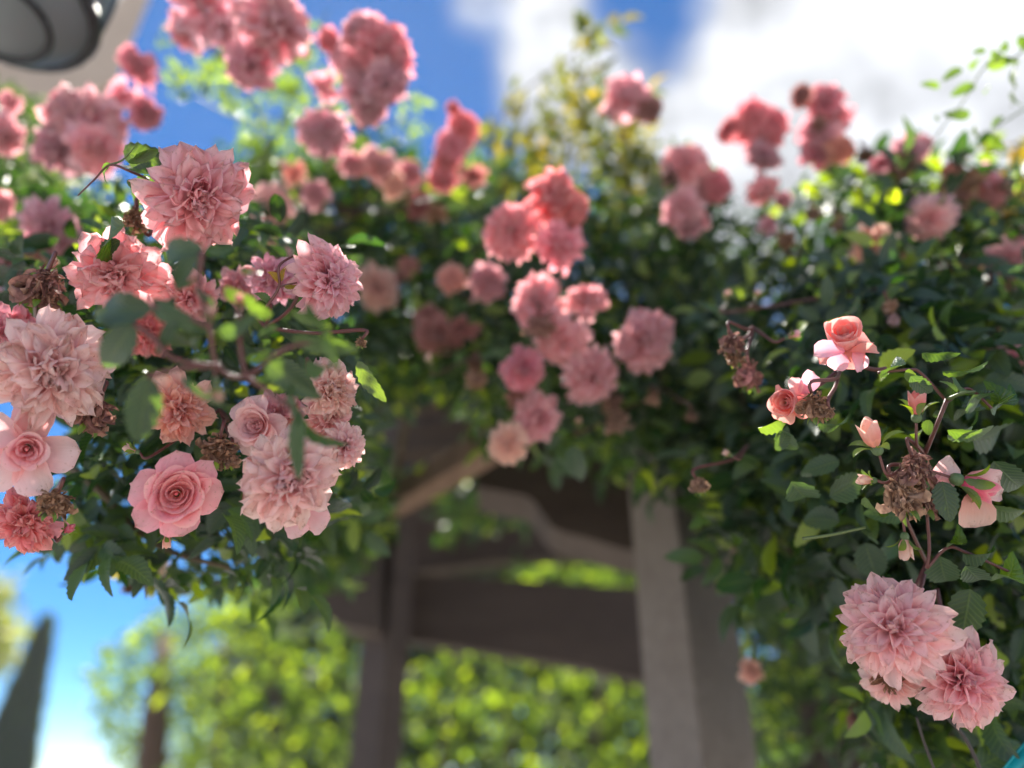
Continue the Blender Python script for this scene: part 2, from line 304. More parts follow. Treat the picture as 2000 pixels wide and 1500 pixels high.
        for i in range(n):
            t = i/(n-1); az = i*GA+q.uniform(-.6, .6); el = lerp(55, -88, t**.6)+q.uniform(-20, 20); sc = q.uniform(.45, .8)*lerp(.7, 1.45, t)
            out.append((('D', q.randrange(7)), mm(az, R(el), sc, (q.uniform(-.2, .2), q.uniform(-.2, .2), q.uniform(.2, .5)), q.uniform(-1.5, 1.5), q.uniform(.7, 1.1)), 1-t, 1))
    elif kind == 'H':      # half spent: dried heart, pale outer petals still on
        for i in range(34):
            t = .45+.55*i/33; az = i*GA; out.append((('A', q.randrange(7)), mm(az, R(lerp(25, -15, i/33)+q.uniform(-8, 8)), q.uniform(.8, .98), (.08*math.cos(az), .08*math.sin(az), -.2), q.uniform(-.3, .3)), 1-t, 0))
        for i in range(40):
            az = i*GA; out.append((('D', q.randrange(7)), mm(az, R(q.uniform(5, 90)), q.uniform(.3, .6), (q.uniform(-.15, .15), q.uniform(-.15, .15), .0), q.uniform(-1.5, 1.5), .6), 1, 1))
    return out
def ell(r, h, n=8, m=6, z0=0):
    v = []; 
    for i in range(m+1):
        a = math.pi*i/m
        for j in range(n): v.append((r*math.sin(a)*math.cos(6.2832*j/n), r*math.sin(a)*math.sin(6.2832*j/n), z0-h*math.cos(a)))
    f = np.array([[i*n+j, i*n+(j+1) % n, (i+1)*n+(j+1) % n, (i+1)*n+j] for i in range(m) for j in range(n)])
    return np.array(v), f
HIP = mesh('hip', *ell(.13, .2, 10, 6, -.34), M_HIP)
CORE = {}
def core_mesh():
    # short stamens in the heart of the flower
    vs, fs = [], []; q = random.Random(5)
    for i in range(26):
        az = i*GA; tl = .15+.35*math.sqrt(i/26); L = q.uniform(.22, .34); b = Vector((.03*math.cos(az), .03*math.sin(az), -.2)); d = Vector((tl*math.cos(az), tl*math.sin(az), 1)).normalized()
        sd_ = d.cross(Vector((0, 0, 1))).normalized()*.008 if abs(d.z) < .999 else Vector((.008, 0, 0)); e = b+d*L; k = len(vs)
        vs += [b-sd_, b+sd_, e+sd_, e-sd_, e+sd_*3+d*.03, e-sd_*3+d*.03]; fs += [[k, k+1, k+2, k+3], [k+3, k+2, k+4, k+5]]
    return mesh('stamens', [tuple(x) for x in vs], fs, M_STAMEN)
STAM = core_mesh()
CLOSED = mesh('heart', *ell(.05, .2, 8, 5, -.1), M_PETAL)
gv, gf, guv = petal_geo(.2, 2.0, .8, .3, .1, -1.1, .02, .2, 0, 77, 7, 5)
SEPAL = mesh('sepal', gv, gf, M_LEAF, guv)
def tube(name, pts, radii, m, sides=6):
    pts = [Vector(p) for p in pts]; v = []; n = len(pts)
    for i, p in enumerate(pts):
        d = (pts[min(i+1, n-1)]-pts[max(i-1, 0)]).normalized(); a = d.orthogonal().normalized() if i == 0 else (a - d*a.dot(d)).normalized(); b = d.cross(a)
        for j in range(sides): th = 6.2832*j/sides; v.append(tuple(p+(a*math.cos(th)+b*math.sin(th))*radii[i]))
    f = [[i*sides+j, i*sides+(j+1) % sides, (i+1)*sides+(j+1) % sides, (i+1)*sides+j] for i in range(n-1) for j in range(sides)]
    f += [list(range(sides))[::-1], [(n-1)*sides+j for j in range(sides)]]
    return mesh(name, v, f, m)
def curve(pts, n=6):
    out = []; p = [Vector(x) for x in pts]; p = [p[0]*2-p[1]]+p+[p[-1]*2-p[-2]]
    for i in range(1, len(p)-2):
        for k in range(n):
            t = k/n; a, b, c, d = p[i-1], p[i], p[i+1], p[i+2]
            out.append(.5*((2*b)+(c-a)*t+(2*a-5*b+4*c-d)*t*t+(3*b-a-3*c+d)*t**3))
    out.append(p[-2]); return out
def stem(parent, pts, r0, r1, m=None, name='stem'):
    c = curve(pts); n = len(c); me = tube(name, c, [lerp(r0, r1, i/(n-1)) for i in range(n)], m or M_STEM)
    return link(name, me, parent)
COLS = dict(pale=(.98, .77, .73), white=(.98, .87, .79), rose=(.95, .46, .52), pink=(.97, .66, .68), deep=(.95, .46, .54), peach=(.96, .66, .50), coral=(.95, .38, .38), cream=(.93, .80, .62),
            brown=(.36, .19, .10), tan=(.50, .30, .19), mauve=(.38, .18, .14), magenta=(.88, .12, .28), dull=(.90, .64, .71), salmon=(.96, .42, .33), lav=(.88, .58, .72), rust=(.50, .20, .17))
FARMESH = {}
def far_mesh(kind, seed):
    k = (kind, seed)
    if k in FARMESH: return FARMESH[k]
    vs, fs, us, ai, mi = [], [], [], [], []; o = 0
    for key, M, inner, dry in recipe(kind, 900+seed):
        v, f, uv = GEO[key]; Mn = np.array(M); v2 = v @ Mn[:3, :3].T + Mn[:3, 3]
        vs.append(v2); fs.append(f+o); us.append(uv); ai.append(np.full(len(v), inner*.8)); mi.append(np.full(len(f), dry)); o += len(v)
    me = mesh('bloom', np.concatenate(vs), np.concatenate(fs), M_DRY if kind == 'D' else M_PETAL, np.concatenate(us), {'inner': np.concatenate(ai)})
    if kind == 'H': me.materials.append(M_DRY); me.polygons.foreach_set('material_index', np.concatenate(mi).astype(np.int32))
    FARMESH[k] = me; return me
BC = [0]
def bloom_frame(px, py, d, a, b, roll, limp=False):
    p = P(px, py, d); z = ((CAM-p).normalized()+RIGHT*a+UP*b).normalized()
    if limp: z = (Vector((0, 0, 1))+z*.55).normalized()
    x = Vector((0, .3, .95)).cross(z).normalized() if not limp else FWD.cross(z).normalized(); y = z.cross(x); Rm = Matrix((x, y, z)).transposed().to_4x4() @ Matrix.Rotation(roll, 4, 'Z')
    return p, z, Rm
def bloom(root, kind, px, py, diam, d, a=0, b=0, col='pink', label=None, near=True, roll=None, hub=None, squash=1.0, inner_col=None, yscale=1.0):
    BC[0] += 1; seed = BC[0]; roll = random.uniform(0, 6.28) if roll is None else roll
    p, z, Rm = bloom_frame(px, py, d, a, b, roll, kind == 'D'); rad = diam*d/FPX/2
    Mw = Matrix.Translation(p) @ Rm @ Matrix.Diagonal((rad*random.uniform(.93, 1.07), rad*yscale*random.uniform(.9, 1.05), rad*squash, 1))
    c = np.array(COLS[col]); ic = np.array(COLS[inner_col]) if inner_col else c*np.array((.98, .72, .74))
    name = {'D': 'spent_bloom', 'H': 'spent_bloom'}.get(kind, 'bloom')
    if near:
        o = link(name, STAM if kind not in 'BE' else CLOSED, root, Mw, c, label)
        for key, M, inner, dry in recipe(kind, seed):
            cc = (c*(1-inner**1.3)+ic*inner**1.3) if not dry else (np.array(COLS['brown']) if kind == 'H' else c)*random.uniform(.7, 1.25)
            link('petal', pmesh(key, M_DRY if dry else M_PETAL), o, Mw @ M, cc)
        link('hip', HIP, o, Mw)
        for i in range(5): link('sepal', SEPAL, o, Mw @ mm(i*1.2566, R(random.uniform(-35, 10)), .55, (.08*math.cos(i*1.2566), .08*math.sin(i*1.2566), -.3)), (.10, .18, .05))
    else:
        kk = kind
        if kind == 'C' and rad > .012: kk = ['C', 'A', 'C', 'M', 'K', 'M', 'C'][seed % 7]
        Mw = Mw @ Matrix.Rotation(random.uniform(-.35, .35), 4, 'X') @ Matrix.Diagonal((random.uniform(.85, 1.12), random.uniform(.8, 1.1), random.uniform(.8, 1.3), 1))
        o = link(name, far_mesh(kk, seed % 5), root, Mw, c*random.uniform(.85, 1.08), label)
        if kind != 'D':
            for i in range(3): link('sepal', SEPAL, o, Mw @ mm(i*2.1, R(random.uniform(-60, -10)), .6, (.08*math.cos(i*2.1), .08*math.sin(i*2.1), -.3)), (.10, .18, .05))
    if hub is not None:
        back = p + z*rad*(.45 if kind == 'D' else -.45)*squash; mid = back + z*rad*(.5 if kind == 'D' else -.7) + Vector((0, 0, .004))
        stem(root, [back, mid, lerp(mid, hub, .55)+Vector((random.uniform(-.006, .006), 0, -.004)), hub], .0011, .0017)
    return o
BUDG = {}
def bud(root, px, py, size, d, dx, dy, col='peach', open_=.3, hub=None, label=None):
    # dx,dy: way the tip points in the picture
    p = P(px, py, d); L = size*d/FPX; z = (RIGHT*dx+UP*dy+(CAM-p).normalized()*.15).normalized(); x = z.orthogonal().normalized(); y = z.cross(x)
    Rm = Matrix((x, y, z)).transposed().to_4x4(); Mw = Matrix.Translation(p) @ Rm @ Matrix.Diagonal((L*.5,)*3+(1,))
    if 'c' not in BUDG:
        v, f = ell(.36, .62, 10, 8, .15); v[:, 0] *= 1-.35*np.clip(v[:, 2], 0, 1); v[:, 1] *= 1-.35*np.clip(v[:, 2], 0, 1)
        uv = np.stack([v[:, 0]+.5, np.clip(v[:, 2]*.6+.5, 0, 1)], 1); BUDG['c'] = mesh('bud', v, f, M_PETAL, uv)
        for i in range(3):
            gv_, gf_, gu_ = wrap_geo(.40+.03*i, 2.3, 1.15, .05+.05*i, .8, 800+i, zb=-.4); gv_[:, :2] *= (1-.3*np.clip(gv_[:, 2:3], 0, 1)); BUDG[i] = mesh('petal', gv_, gf_, M_PETAL, gu_)
        v, f = ell(.24, .26, 8, 6, -.58); BUDG['h'] = mesh('hip', v, f, M_HIP)
    o = link('bud', BUDG['c'], root, Mw, COLS[col], label)
    for i in range(3): link('petal', BUDG[i], o, Mw @ Matrix.Rotation(i*2.1, 4, 'Z'), np.array(COLS[col])*random.uniform(.9, 1.05))
    link('hip', BUDG['h'], o, Mw)
    for i in range(5):
        az = i*1.2566; link('sepal', SEPAL, o, Mw @ mm(az, R(lerp(86, 20, open_)+random.uniform(-8, 8)), .98, (.24*math.cos(az), .24*math.sin(az), -.45), 0, 1.05), (.10, .17, .05))
    if hub is not None:
        bk = p - z*L*.38; stem(root, [bk, bk-z*L*.5, lerp(bk-z*L*.5, hub, .6), hub], .0009, .0015)
    return o

# ------------------------------------------------------------ leaves
def leaf_geo(ns, nt, serr, fold, droop, wid=.30, seed=0, twist=0.0):
    r = np.random.default_rng(seed); t = np.linspace(0, 1, nt); s = np.linspace(-1, 1, ns)
    T, Sx = np.meshgrid(t, s, indexing='ij')
    w = wid*1.72*np.clip(T, 0, 1)**.55*np.clip(1-T, 0, 1)**.72*(1-.12*T)+.006
    if serr: w = w*(1+serr*((np.arange(nt) % 2)*2-1)[:, None]*(np.abs(Sx) > .9)*(T > .08)*(T < .97))
    a = droop*T; X = T*np.cos(a*.5); Z = -T*np.sin(a*.5)+fold*np.abs(Sx)*w+.015*np.sin(T*9+r.uniform(0, 6))*np.abs(Sx)
    Y = Sx*w; tw = twist*T; Y, Z = Y*np.cos(tw)-(Z)*np.sin(tw)*0, Z+Y*np.sin(tw)
    X = X+.02*np.abs(Sx)*serr*3
    v = np.stack([X.ravel(), Y.ravel(), Z.ravel()], 1)
    return v, grid_faces(nt, ns), np.stack([(Sx*.5+.5).ravel(), T.ravel()], 1)
LG = [leaf_geo(5, 15, .09, .25+.12*(i % 3), .35+.35*(i % 4), .29+.02*(i % 3), i, [0, .5, -.5, .9][i % 4]) for i in range(8)]
LM = [mesh('leaf', *g[:2], M_LEAF, g[2]) for g in LG]; LMY = [mesh('leaf', *g[:2], M_YLEAF, g[2]) for g in LG]
SG = [leaf_geo(3, 6, 0, .3+.1*i, .4+.3*i, .31, i) for i in range(3)]
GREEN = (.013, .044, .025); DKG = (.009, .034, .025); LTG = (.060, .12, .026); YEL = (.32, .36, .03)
def leaf_px(parent, x0, y0, x1, y1, d0, d1=None, roll=0, col=GREEN, wid=1.0, var=None, yellow=False, label=None):
    """one leaf from its foot (x0,y0) to its tip (x1,y1)"""
    d1 = d0 if d1 is None else d1; a, b = P(x0, y0, d0), P(x1, y1, d1); X = (b-a); L = X.length; X.normalize()
    n = (CAM-(a+b)/2).normalized(); Z = (n-X*n.dot(X)).normalized(); Z = Matrix.Rotation(roll, 3, X) @ Z; Y = Z.cross(X)
    M = Matrix.Translation(a) @ Matrix((X, Y, Z)).transposed().to_4x4() @ Matrix.Diagonal((L*1.05, L*wid*1.05, L*1.05, 1))
    o = link('leaf', (LMY if yellow else LM)[random.randrange(8) if var is None else var], parent, M, np.array(col)*random.uniform(.85, 1.15), label); o.color[3] = 0
    return o
def inpoly(x, y, poly):
    c = np.zeros(len(x), bool); n = len(poly)
    for i in range(n):
        x0, y0 = poly[i]; x1, y1 = poly[(i+1) % n]
        if y0 == y1: continue
        c ^= ((y0 > y) != (y1 > y)) & (x < (x1-x0)*(y-y0)/(y1-y0)+x0)
    return c
def sample(poly, n, rg):
    p = np.array(poly, float); lo_, hi = p.min(0), p.max(0); xs = []; ys = []; got = 0
    while got < n:
        x = rg.uniform(lo_[0], hi[0], n*2); y = rg.uniform(lo_[1], hi[1], n*2); k = inpoly(x, y, poly); xs.append(x[k]); ys.append(y[k]); got += k.sum()
    return np.concatenate(xs)[:n], np.concatenate(ys)[:n]
nC, nR, nF, nU = (np.array(q) for q in (CAM, RIGHT, FWD, UP))
# gaps in the foliage where the photograph's sun reaches the flowers and leaves
nS = np.array(sd)
SUNWIN = [(np.array(P(x, y, d)), r_) for x, y, d, r_ in [(1880, 720, .53, .05), (1940, 800, .52, .05), (1900, 850, .52, .04), (1645, 668, .54, .035), (1545, 760, .53, .03), (420, 330, .53, .05), (650, 490, .53, .04), (520, 620, .36, .05), (640, 680, .36, .04), (1080, 380, .86, .06), (1080, 480, .86, .05), (1130, 590, .87, .05), (1240, 640, .86, .04), (1010, 690, .85, .04), (235, 490, .55, .04), (180, 460, .5, .04), (1500, 520, .9, .08), (1650, 440, 1.0, .1), (1350, 350, 1.0, .06)]]
def norm(a): return a/np.maximum(np.linalg.norm(a, axis=-1, keepdims=True), 1e-9)
def foliage(root, regions, leaf, color, seed, named=0, m=M_LEAF, upbias=.55, mass_name='foliage', per=5, yellow=False, alpha=1):
    """compound rose leaves through a volume; regions = (polygon, count, d near, d far)"""
    rg = np.random.default_rng(seed); PS = []; DD = []
    for poly, n, dfun, th in regions:
        x, y = sample(poly, n, rg); d0 = dfun(x, y) if callable(dfun) else np.full(n, dfun); d = d0+th*rg.uniform(0, 1, n)
        PS.append(nC+d[:, None]*(nF+nR*((x-1000)/FPX)[:, None]+nU*((750-y)/FPX)[:, None])); DD.append(d)
    pos = np.concatenate(PS); dd = np.concatenate(DD); keep = np.ones(len(pos), bool)
    for c_, r_ in SUNWIN:
        w_ = pos-c_; al = w_ @ nS; ds = np.linalg.norm(w_-al[:, None]*nS, axis=1); keep &= ~((ds < r_) & (al > 0) & (al < .9)) | (m is M_YLEAF)
    pos, dd = pos[keep], dd[keep]; o = np.argsort(dd); pos = pos[o]; n = len(pos)
    nr = norm(rg.normal(0, .62, (n, 3))+np.array((0, -.25, upbias))); dr = rg.normal(0, 1, (n, 3))+np.array((0, -.5, -.35)); dr = norm(dr-nr*(dr*nr).sum(1)[:, None]); sdv = np.cross(nr, dr)
    L = leaf*rg.uniform(.7, 1.25, n)
    offs = [(1.15, 0, 0, 1.0), (.75, .05, 55, .85), (.75, -.05, -55, .85), (.15, .05, 65, .7), (.15, -.05, -65, .7)][:per]
    A, X, Z, SC = [], [], [], []
    for f_, s_, ang, sc in offs:
        a_ = np.radians(ang)+rg.normal(0, .2, n); x = norm(dr*np.cos(a_)[:, None]+sdv*np.sin(a_)[:, None]+rg.normal(0, .12, (n, 3))); z = norm(nr+rg.normal(0, .25, (n, 3))); z = norm(z-x*(z*x).sum(1)[:, None])
        A.append(pos+dr*(f_*L)[:, None]+sdv*(s_*L)[:, None]); X.append(x); Z.append(z); SC.append(L*sc)
    A = np.stack(A, 1).reshape(-1, 3); X = np.stack(X, 1).reshape(-1, 3); Z = np.stack(Z, 1).reshape(-1, 3); SC = np.stack(SC, 1).reshape(-1); Y = np.cross(Z, X)
    for i in range(named):
        M = Matrix([[X[i, k]*SC[i], Y[i, k]*SC[i], Z[i, k]*SC[i], A[i, k]] for k in range(3)]+[[0, 0, 0, 1]])
        link('leaf', (LMY if yellow else LM)[i % 8], root, M, np.array(color)*rg.uniform(.8, 1.2))
    A, X, Y, Z, SC = A[named:], X[named:], Y[named:], Z[named:], SC[named:]; vs, fs, us, tn = [], [], [], []; o = 0
    for g in range(3):
        v, f, uv = SG[g]; sl = slice(g, None, 3); a = A[sl]; k = len(a)
        V = (a[:, None, :]+(v[None, :, 0:1]*X[sl][:, None, :]+v[None, :, 1:2]*Y[sl][:, None, :]+v[None, :, 2:3]*Z[sl][:, None, :])*SC[sl][:, None, None]).reshape(-1, 3)
        F = (f[None]+(np.arange(k)*len(v))[:, None, None]).reshape(-1, 4)+o; o += len(V)
        vs.append(V); fs.append(F); us.append(np.tile(uv, (k, 1))); tn.append(np.repeat(rg.uniform(0, 1, k), len(v)))
    V = np.concatenate(vs) - np.array(root.location)
    me = mesh(mass_name, V, np.concatenate(fs), m, np.concatenate(us), {'tone': np.concatenate(tn)})
    ob = bpy.data.objects.new(mass_name, me); COL.objects.link(ob); ob.parent = root; WLOC[ob.name] = Matrix.Translation(root.location); ob.color = (*color, alpha); ob['kind'] = 'stuff'
    return ob

# ------------------------------------------------------------ boxes and boards
def prism(name, pts, vec_, m, parent=None, bevel=.003):
    """an outline with a real thickness"""
    n = len(pts); v = [Vector(p) for p in pts]+[Vector(p)+Vector(vec_) for p in pts]
    f = [list(range(n)), list(range(n, 2*n))[::-1]]+[[i, i+n, (i+1) % n+n, (i+1) % n] for i in range(n)]
    c = sum(v, Vector())/len(v)
    me = mesh(name, [tuple(p-c) for p in v], f, m, smooth=False)
    import bmesh
    bm = bmesh.new(); bm.from_mesh(me); bmesh.ops.recalc_face_normals(bm, faces=bm.faces)
    if bevel: bmesh.ops.bevel(bm, geom=bm.edges[:], offset=bevel, segments=2, affect='EDGES', profile=.6)
    bm.to_mesh(me); bm.free()
    return link(name, me, parent, Matrix.Translation(c))
# ground
g = link('ground', mesh('ground', [(-400, -400, 0), (400, -400, 0), (400, 400, 0), (-400, 400, 0)], [[0, 1, 2, 3]], M_GROUND, smooth=False)); g['kind'] = 'structure'

# ---- pergola
perg = thing('pergola', 'shaded brown timber pergola with scalloped rafter tails under the roses', 'pergola', (0.3, 1.9, 0))
def post(name, px_left, px_mid, px_right, py, Y, zt, taper, m, parent):
    a, b, c = PY(px_left, py, Y+.1), PY(px_mid, py, Y), PY(px_right, py, Y+.1)
    dback = (a+c)-b; ctr = (a+c)/2; base = [a, b, c, dback]; v = []
    for z, k in ((0.0, 1+taper), (zt, 1-taper*.4)):
        for q_ in base: v.append(Vector((ctr.x+(q_.x-ctr.x)*k, ctr.y+(q_.y-ctr.y)*k, z)))
    cc = Vector((ctr.x, ctr.y, zt/2))
    me = mesh(name, [tuple(p-cc) for p in v], [[0, 1, 5, 4], [1, 2, 6, 5], [2, 3, 7, 6], [3, 0, 4, 7], [4, 5, 6, 7], [3, 2, 1, 0]], m, smooth=False)
    import bmesh
    bm = bmesh.new(); bm.from_mesh(me); bmesh.ops.recalc_face_normals(bm, faces=bm.faces); bmesh.ops.bevel(bm, geom=bm.edges[:], offset=.006, segments=3, affect='EDGES', profile=.6); bm.to_mesh(me); bm.free()
    return link(name, me, parent, Matrix.Translation(cc))
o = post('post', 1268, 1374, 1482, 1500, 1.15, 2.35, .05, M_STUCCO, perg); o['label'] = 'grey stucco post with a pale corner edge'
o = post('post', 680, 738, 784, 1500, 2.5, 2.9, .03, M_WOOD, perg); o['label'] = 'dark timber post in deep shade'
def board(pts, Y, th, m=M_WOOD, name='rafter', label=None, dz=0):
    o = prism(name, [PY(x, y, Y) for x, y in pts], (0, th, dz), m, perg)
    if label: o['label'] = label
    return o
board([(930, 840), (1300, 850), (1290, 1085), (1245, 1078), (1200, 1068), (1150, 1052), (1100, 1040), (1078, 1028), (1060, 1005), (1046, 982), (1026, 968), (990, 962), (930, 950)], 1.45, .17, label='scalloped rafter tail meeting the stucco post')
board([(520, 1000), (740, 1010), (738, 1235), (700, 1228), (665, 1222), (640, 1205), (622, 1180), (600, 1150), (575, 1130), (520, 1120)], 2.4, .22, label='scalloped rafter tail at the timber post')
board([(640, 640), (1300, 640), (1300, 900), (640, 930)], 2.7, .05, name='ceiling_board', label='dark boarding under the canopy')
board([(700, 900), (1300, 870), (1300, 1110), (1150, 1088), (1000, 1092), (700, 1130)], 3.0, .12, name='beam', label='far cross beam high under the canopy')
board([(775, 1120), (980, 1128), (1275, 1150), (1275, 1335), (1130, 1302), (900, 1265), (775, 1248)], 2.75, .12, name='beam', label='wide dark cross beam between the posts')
# tie beam running up towards the viewer
def bar(name, a, b, w, h, m, parent, label=None):
    a, b = Vector(a), Vector(b); d = (b-a).normalized(); s_ = d.cross(Vector((0, 0, 1))).normalized()*w/2; u = s_.cross(d).normalized(); u = u if u.z > 0 else -u
    o = prism(name, [a-s_, a+s_, a+s_+u*h, a-s_+u*h], b-a, m, parent, .004)
    if label: o['label'] = label
    return o
bar('brace', P(680, 1050, 1.75), P(985, 880, 1.3), .055, .05, M_BRACE, perg, 'brown brace slanting up under the foliage, painted pale like a lit underside')
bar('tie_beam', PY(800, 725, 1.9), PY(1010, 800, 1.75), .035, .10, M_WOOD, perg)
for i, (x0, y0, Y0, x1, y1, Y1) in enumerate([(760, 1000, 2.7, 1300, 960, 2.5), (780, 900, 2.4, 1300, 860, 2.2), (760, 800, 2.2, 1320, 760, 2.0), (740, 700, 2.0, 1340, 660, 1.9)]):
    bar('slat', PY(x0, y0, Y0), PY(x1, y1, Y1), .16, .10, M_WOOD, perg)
# boards beyond the stucco post
board([(1440, 1120), (1800, 1150), (1800, 1215), (1440, 1165)], 1.55, .05, name='rail', label='timber rail behind the leaves beside the stucco post')
board([(1580, 1060), (1700, 1075), (1700, 1600), (1580, 1600)], 1.75, .08, name='rear_post', label='grey brown rear post behind the leaves')
board([(1790, 1420), (2080, 1400), (2080, 1620), (1790, 1620)], 1.5, .05, name='panel')

# ---- house corner and lantern
house = thing('house', 'beige stucco house eave rising behind the lantern', 'house', (-1.6, 2.2, 0))
E = lambda x, y: PY(x, y, 1.9)
prism('eave', [E(-500, -400), E(400, -400), E(292, 0), E(228, 160), E(90, 215), E(-500, 330)], (-1.0, 1.2, .1), M_WALL, house, .01)
lan = thing('lantern', 'dark framed lantern with frosted glass hanging by the beige eave', 'lantern', P(30, -60, 1.0))
def rod(name, pts, r, parent, m=M_METAL): return link(name, tube(name, pts, [r]*len(pts), m, 8), parent)
lc = P(8, -5, .98)
def ringpts(r, z, n=28, c=lc): return [c+Vector((r*math.cos(6.2832*i/n), r*math.sin(6.2832*i/n), z)) for i in range(n+1)]
vv = []; prof_ = [(.001, -.052), (.03, -.05), (.062, -.042), (.092, -.022), (.106, .0), (.112, .09), (.118, .20)]
for r_, z_ in prof_:
    for j in range(24): vv.append((r_*math.cos(6.2832*j/24), r_*math.sin(6.2832*j/24), z_))
ff = [[i*24+j, i*24+(j+1) % 24, (i+1)*24+(j+1) % 24, (i+1)*24+j] for i in range(len(prof_)-1) for j in range(24)]
link('glass', mesh('glass', vv, ff, M_GLASS), lan, Matrix.Translation(lc))
rod('ring', ringpts(.108, .0), .009, lan); rod('ring', ringpts(.064, -.043), .005, lan); rod('ring', ringpts(.12, .20), .009, lan)
for j in range(4):
    th = 6.2832*j/4+.9; rod('rib', [lc+Vector((math.cos(th)*r_*1.02, math.sin(th)*r_*1.02, z_)) for r_, z_ in prof_[4:]], .006, lan)
link('cap', mesh('cap', [((.14 if i == 0 else .02)*math.cos(6.2832*j/16), (.14 if i == 0 else .02)*math.sin(6.2832*j/16), .205+.07*i) for i in range(2) for j in range(16)], [[j, (j+1) % 16, 16+(j+1) % 16, 16+j] for j in range(16)]+[list(range(16))[::-1], list(range(16, 32))], M_METAL, smooth=False), lan, Matrix.Translation(lc))
rod('bracket', [lc+Vector((0, 0, .27)), lc+Vector((-.02, .02, .36)), lc+Vector((-.5, .2, .38)), lc+Vector((-1.0, .3, .36))], .009, lan)
# teal hose in the corner
hose = thing('hose', 'teal ribbed hose crossing the corner beneath the paired pink roses', 'hose', P(2010, 1490, .6))
hc = curve([P(1955, 1560, .62), P(1985, 1508, .6), P(2040, 1450, .6), P(2120, 1420, .6)])
link('tube', tube('tube', hc, [.0085]*len(hc), M_TEAL, 12), hose)
for k in range(5):
    th = k*1.2566; dd_ = (hc[-1]-hc[0]).normalized(); a_ = dd_.orthogonal().normalized(); b_ = dd_.cross(a_); rod('rib', [p_+(a_*math.cos(th)+b_*math.sin(th))*.0085 for p_ in hc], .0012, hose, M_TEAL)

# ---- far trees and hedge
cyp = thing('cypress_tree', 'tall dark narrow cypress standing against clear blue sky', 'tree', (-9.3, 14, 0))
def cypress():
    rg = np.random.default_rng(3); n = 9000; top = PY(88, 1225, 14.0); base = PY(15, 1560, 14.0); H = top.z
    u = rg.uniform(0, 1, n)**.8; z = H*(1-u); r = .03+.60*u**.8*(.8+.2*rg.uniform(0, 1, n)); th = rg.uniform(0, 6.283, n); k = r*rg.uniform(.5, 1, n)**.5
    r = r*(1+.5*np.sin(z*5+2*th)*np.sin(z*2.3+th)); sc = rg.uniform(.14, .36, n); ax = top.x
    A = np.stack([ax+k*np.cos(th), 14+k*np.sin(th), z], 1); X = norm(np.stack([.35*np.cos(th), .35*np.sin(th), np.ones(n)], 1)+rg.normal(0, .15, (n, 3))); Zz = norm(np.stack([np.cos(th), np.sin(th), rg.normal(0, .3, n)], 1)); Zz = norm(Zz-X*(Zz*X).sum(1)[:, None]); Y = np.cross(Zz, X)
    v, f, uv = SG[0]; V = (A[:, None]+(v[None, :, 0:1]*X[:, None]+v[None, :, 1:2]*Y[:, None]*.8+v[None, :, 2:3]*Zz[:, None])*sc[:, None, None]).reshape(-1, 3)-np.array(cyp.location)
    F = (f[None]+(np.arange(n)*len(v))[:, None, None]).reshape(-1, 4)
    me = mesh('crown', V, F, M_HLEAF, np.tile(uv, (n, 1)), {'tone': np.repeat(rg.uniform(0, 1, n), len(v))})
    o = link('crown', me, cyp, Matrix.Translation(cyp.location), (.006, .018, .010)); o.color[3] = 0; 
    link('trunk', tube('trunk', [(ax, 14, 0), (ax, 14, H*.5), (ax, 14, H*.93)], [.18, .1, .02], M_BARK, 8), cyp)
cypress()
ft = thing('pale_tree', 'pale yellowish tree beyond the cypress, cut by the frame edge', 'tree', (-11, 11, 0))
foliage(ft, [([(-120, 1080), (10, 1130), (35, 1240), (20, 1300), (-120, 1330)], 500, 11.0, 1.5)], .18, (.16, .17, .06), 41, mass_name='crown', per=5)
link('trunk', tube('trunk', [(-9.6, 11.6, 0), (-9.6, 11.6, 3.2), P(-40, 1200, 11.7)], [.15, .1, .05], M_BARK, 8), ft)
tr_ = thing('garden_tree', 'loose sunlit green tree with a brown trunk between sky and hedge', 'tree', (-2.6, 5.5, 0))
foliage(tr_, [([(230, 1250), (330, 1170), (430, 1180), (430, 1520), (260, 1520), (200, 1440), (175, 1330)], 620, 4.6, .9)], .062, (.028, .06, .025), 42, m=M_HLEAF, mass_name='crown', upbias=.5)
p0 = PY(290, 1560, 4.6); link('trunk', tube('trunk', [(p0.x, p0.y, 0), PY(290, 1560, 4.6), PY(303, 1400, 4.6), PY(325, 1240, 4.7)], [.09, .085, .075, .045], M_BARK, 10), tr_)
hed = thing('hedge', 'sunlit leafy hedge seen through the shaded pergola opening', 'hedge', (-.6, 5, 0))
foliage(hed, [([(330, 1180), (600, 1100), (720, 1180), (720, 1560), (330, 1560)], 330, 3.6, .9), ([(760, 1230), (1150, 1250), (1300, 1330), (1300, 1560), (760, 1560)], 340, 3.7, 1.0), ([(1400, 1350), (1700, 1380), (1700, 1560), (1400, 1560)], 260, 3.0, .6), ([(960, 1060), (1260, 1060), (1260, 1160), (960, 1160)], 60, 3.4, .5)], .068, (.014, .034, .012), 43, m=M_HLEAF, upbias=.3)
foliage(hed, [([(420, 1180), (600, 1040), (1300, 1000), (1300, 1620), (420, 1620)], 4200, 7.6, .8), ([(1300, 1000), (2100, 1050), (2100, 1620), (1300, 1620)], 1800, 6.6, .7), ([(740, 960), (1300, 960), (1300, 1200), (740, 1200)], 900, 7.2, .4)], .17, (.007, .018, .008), 44, m=M_HLEAF, upbias=.2, alpha=.03)  # rear leaves painted darker, standing in for the hedge's shaded depth
for x0, x1 in ((420, 440), (560, 520), (850, 900), (1000, 980), (1150, 1190), (1500, 1520)):
    p0 = PY(x0, 1550, 4.8); link('stem', tube('stem', [(p0.x, p0.y, 0), p0, PY(x1, 1250, 4.7)], [.03, .025, .012], M_BARK, 6), hed)

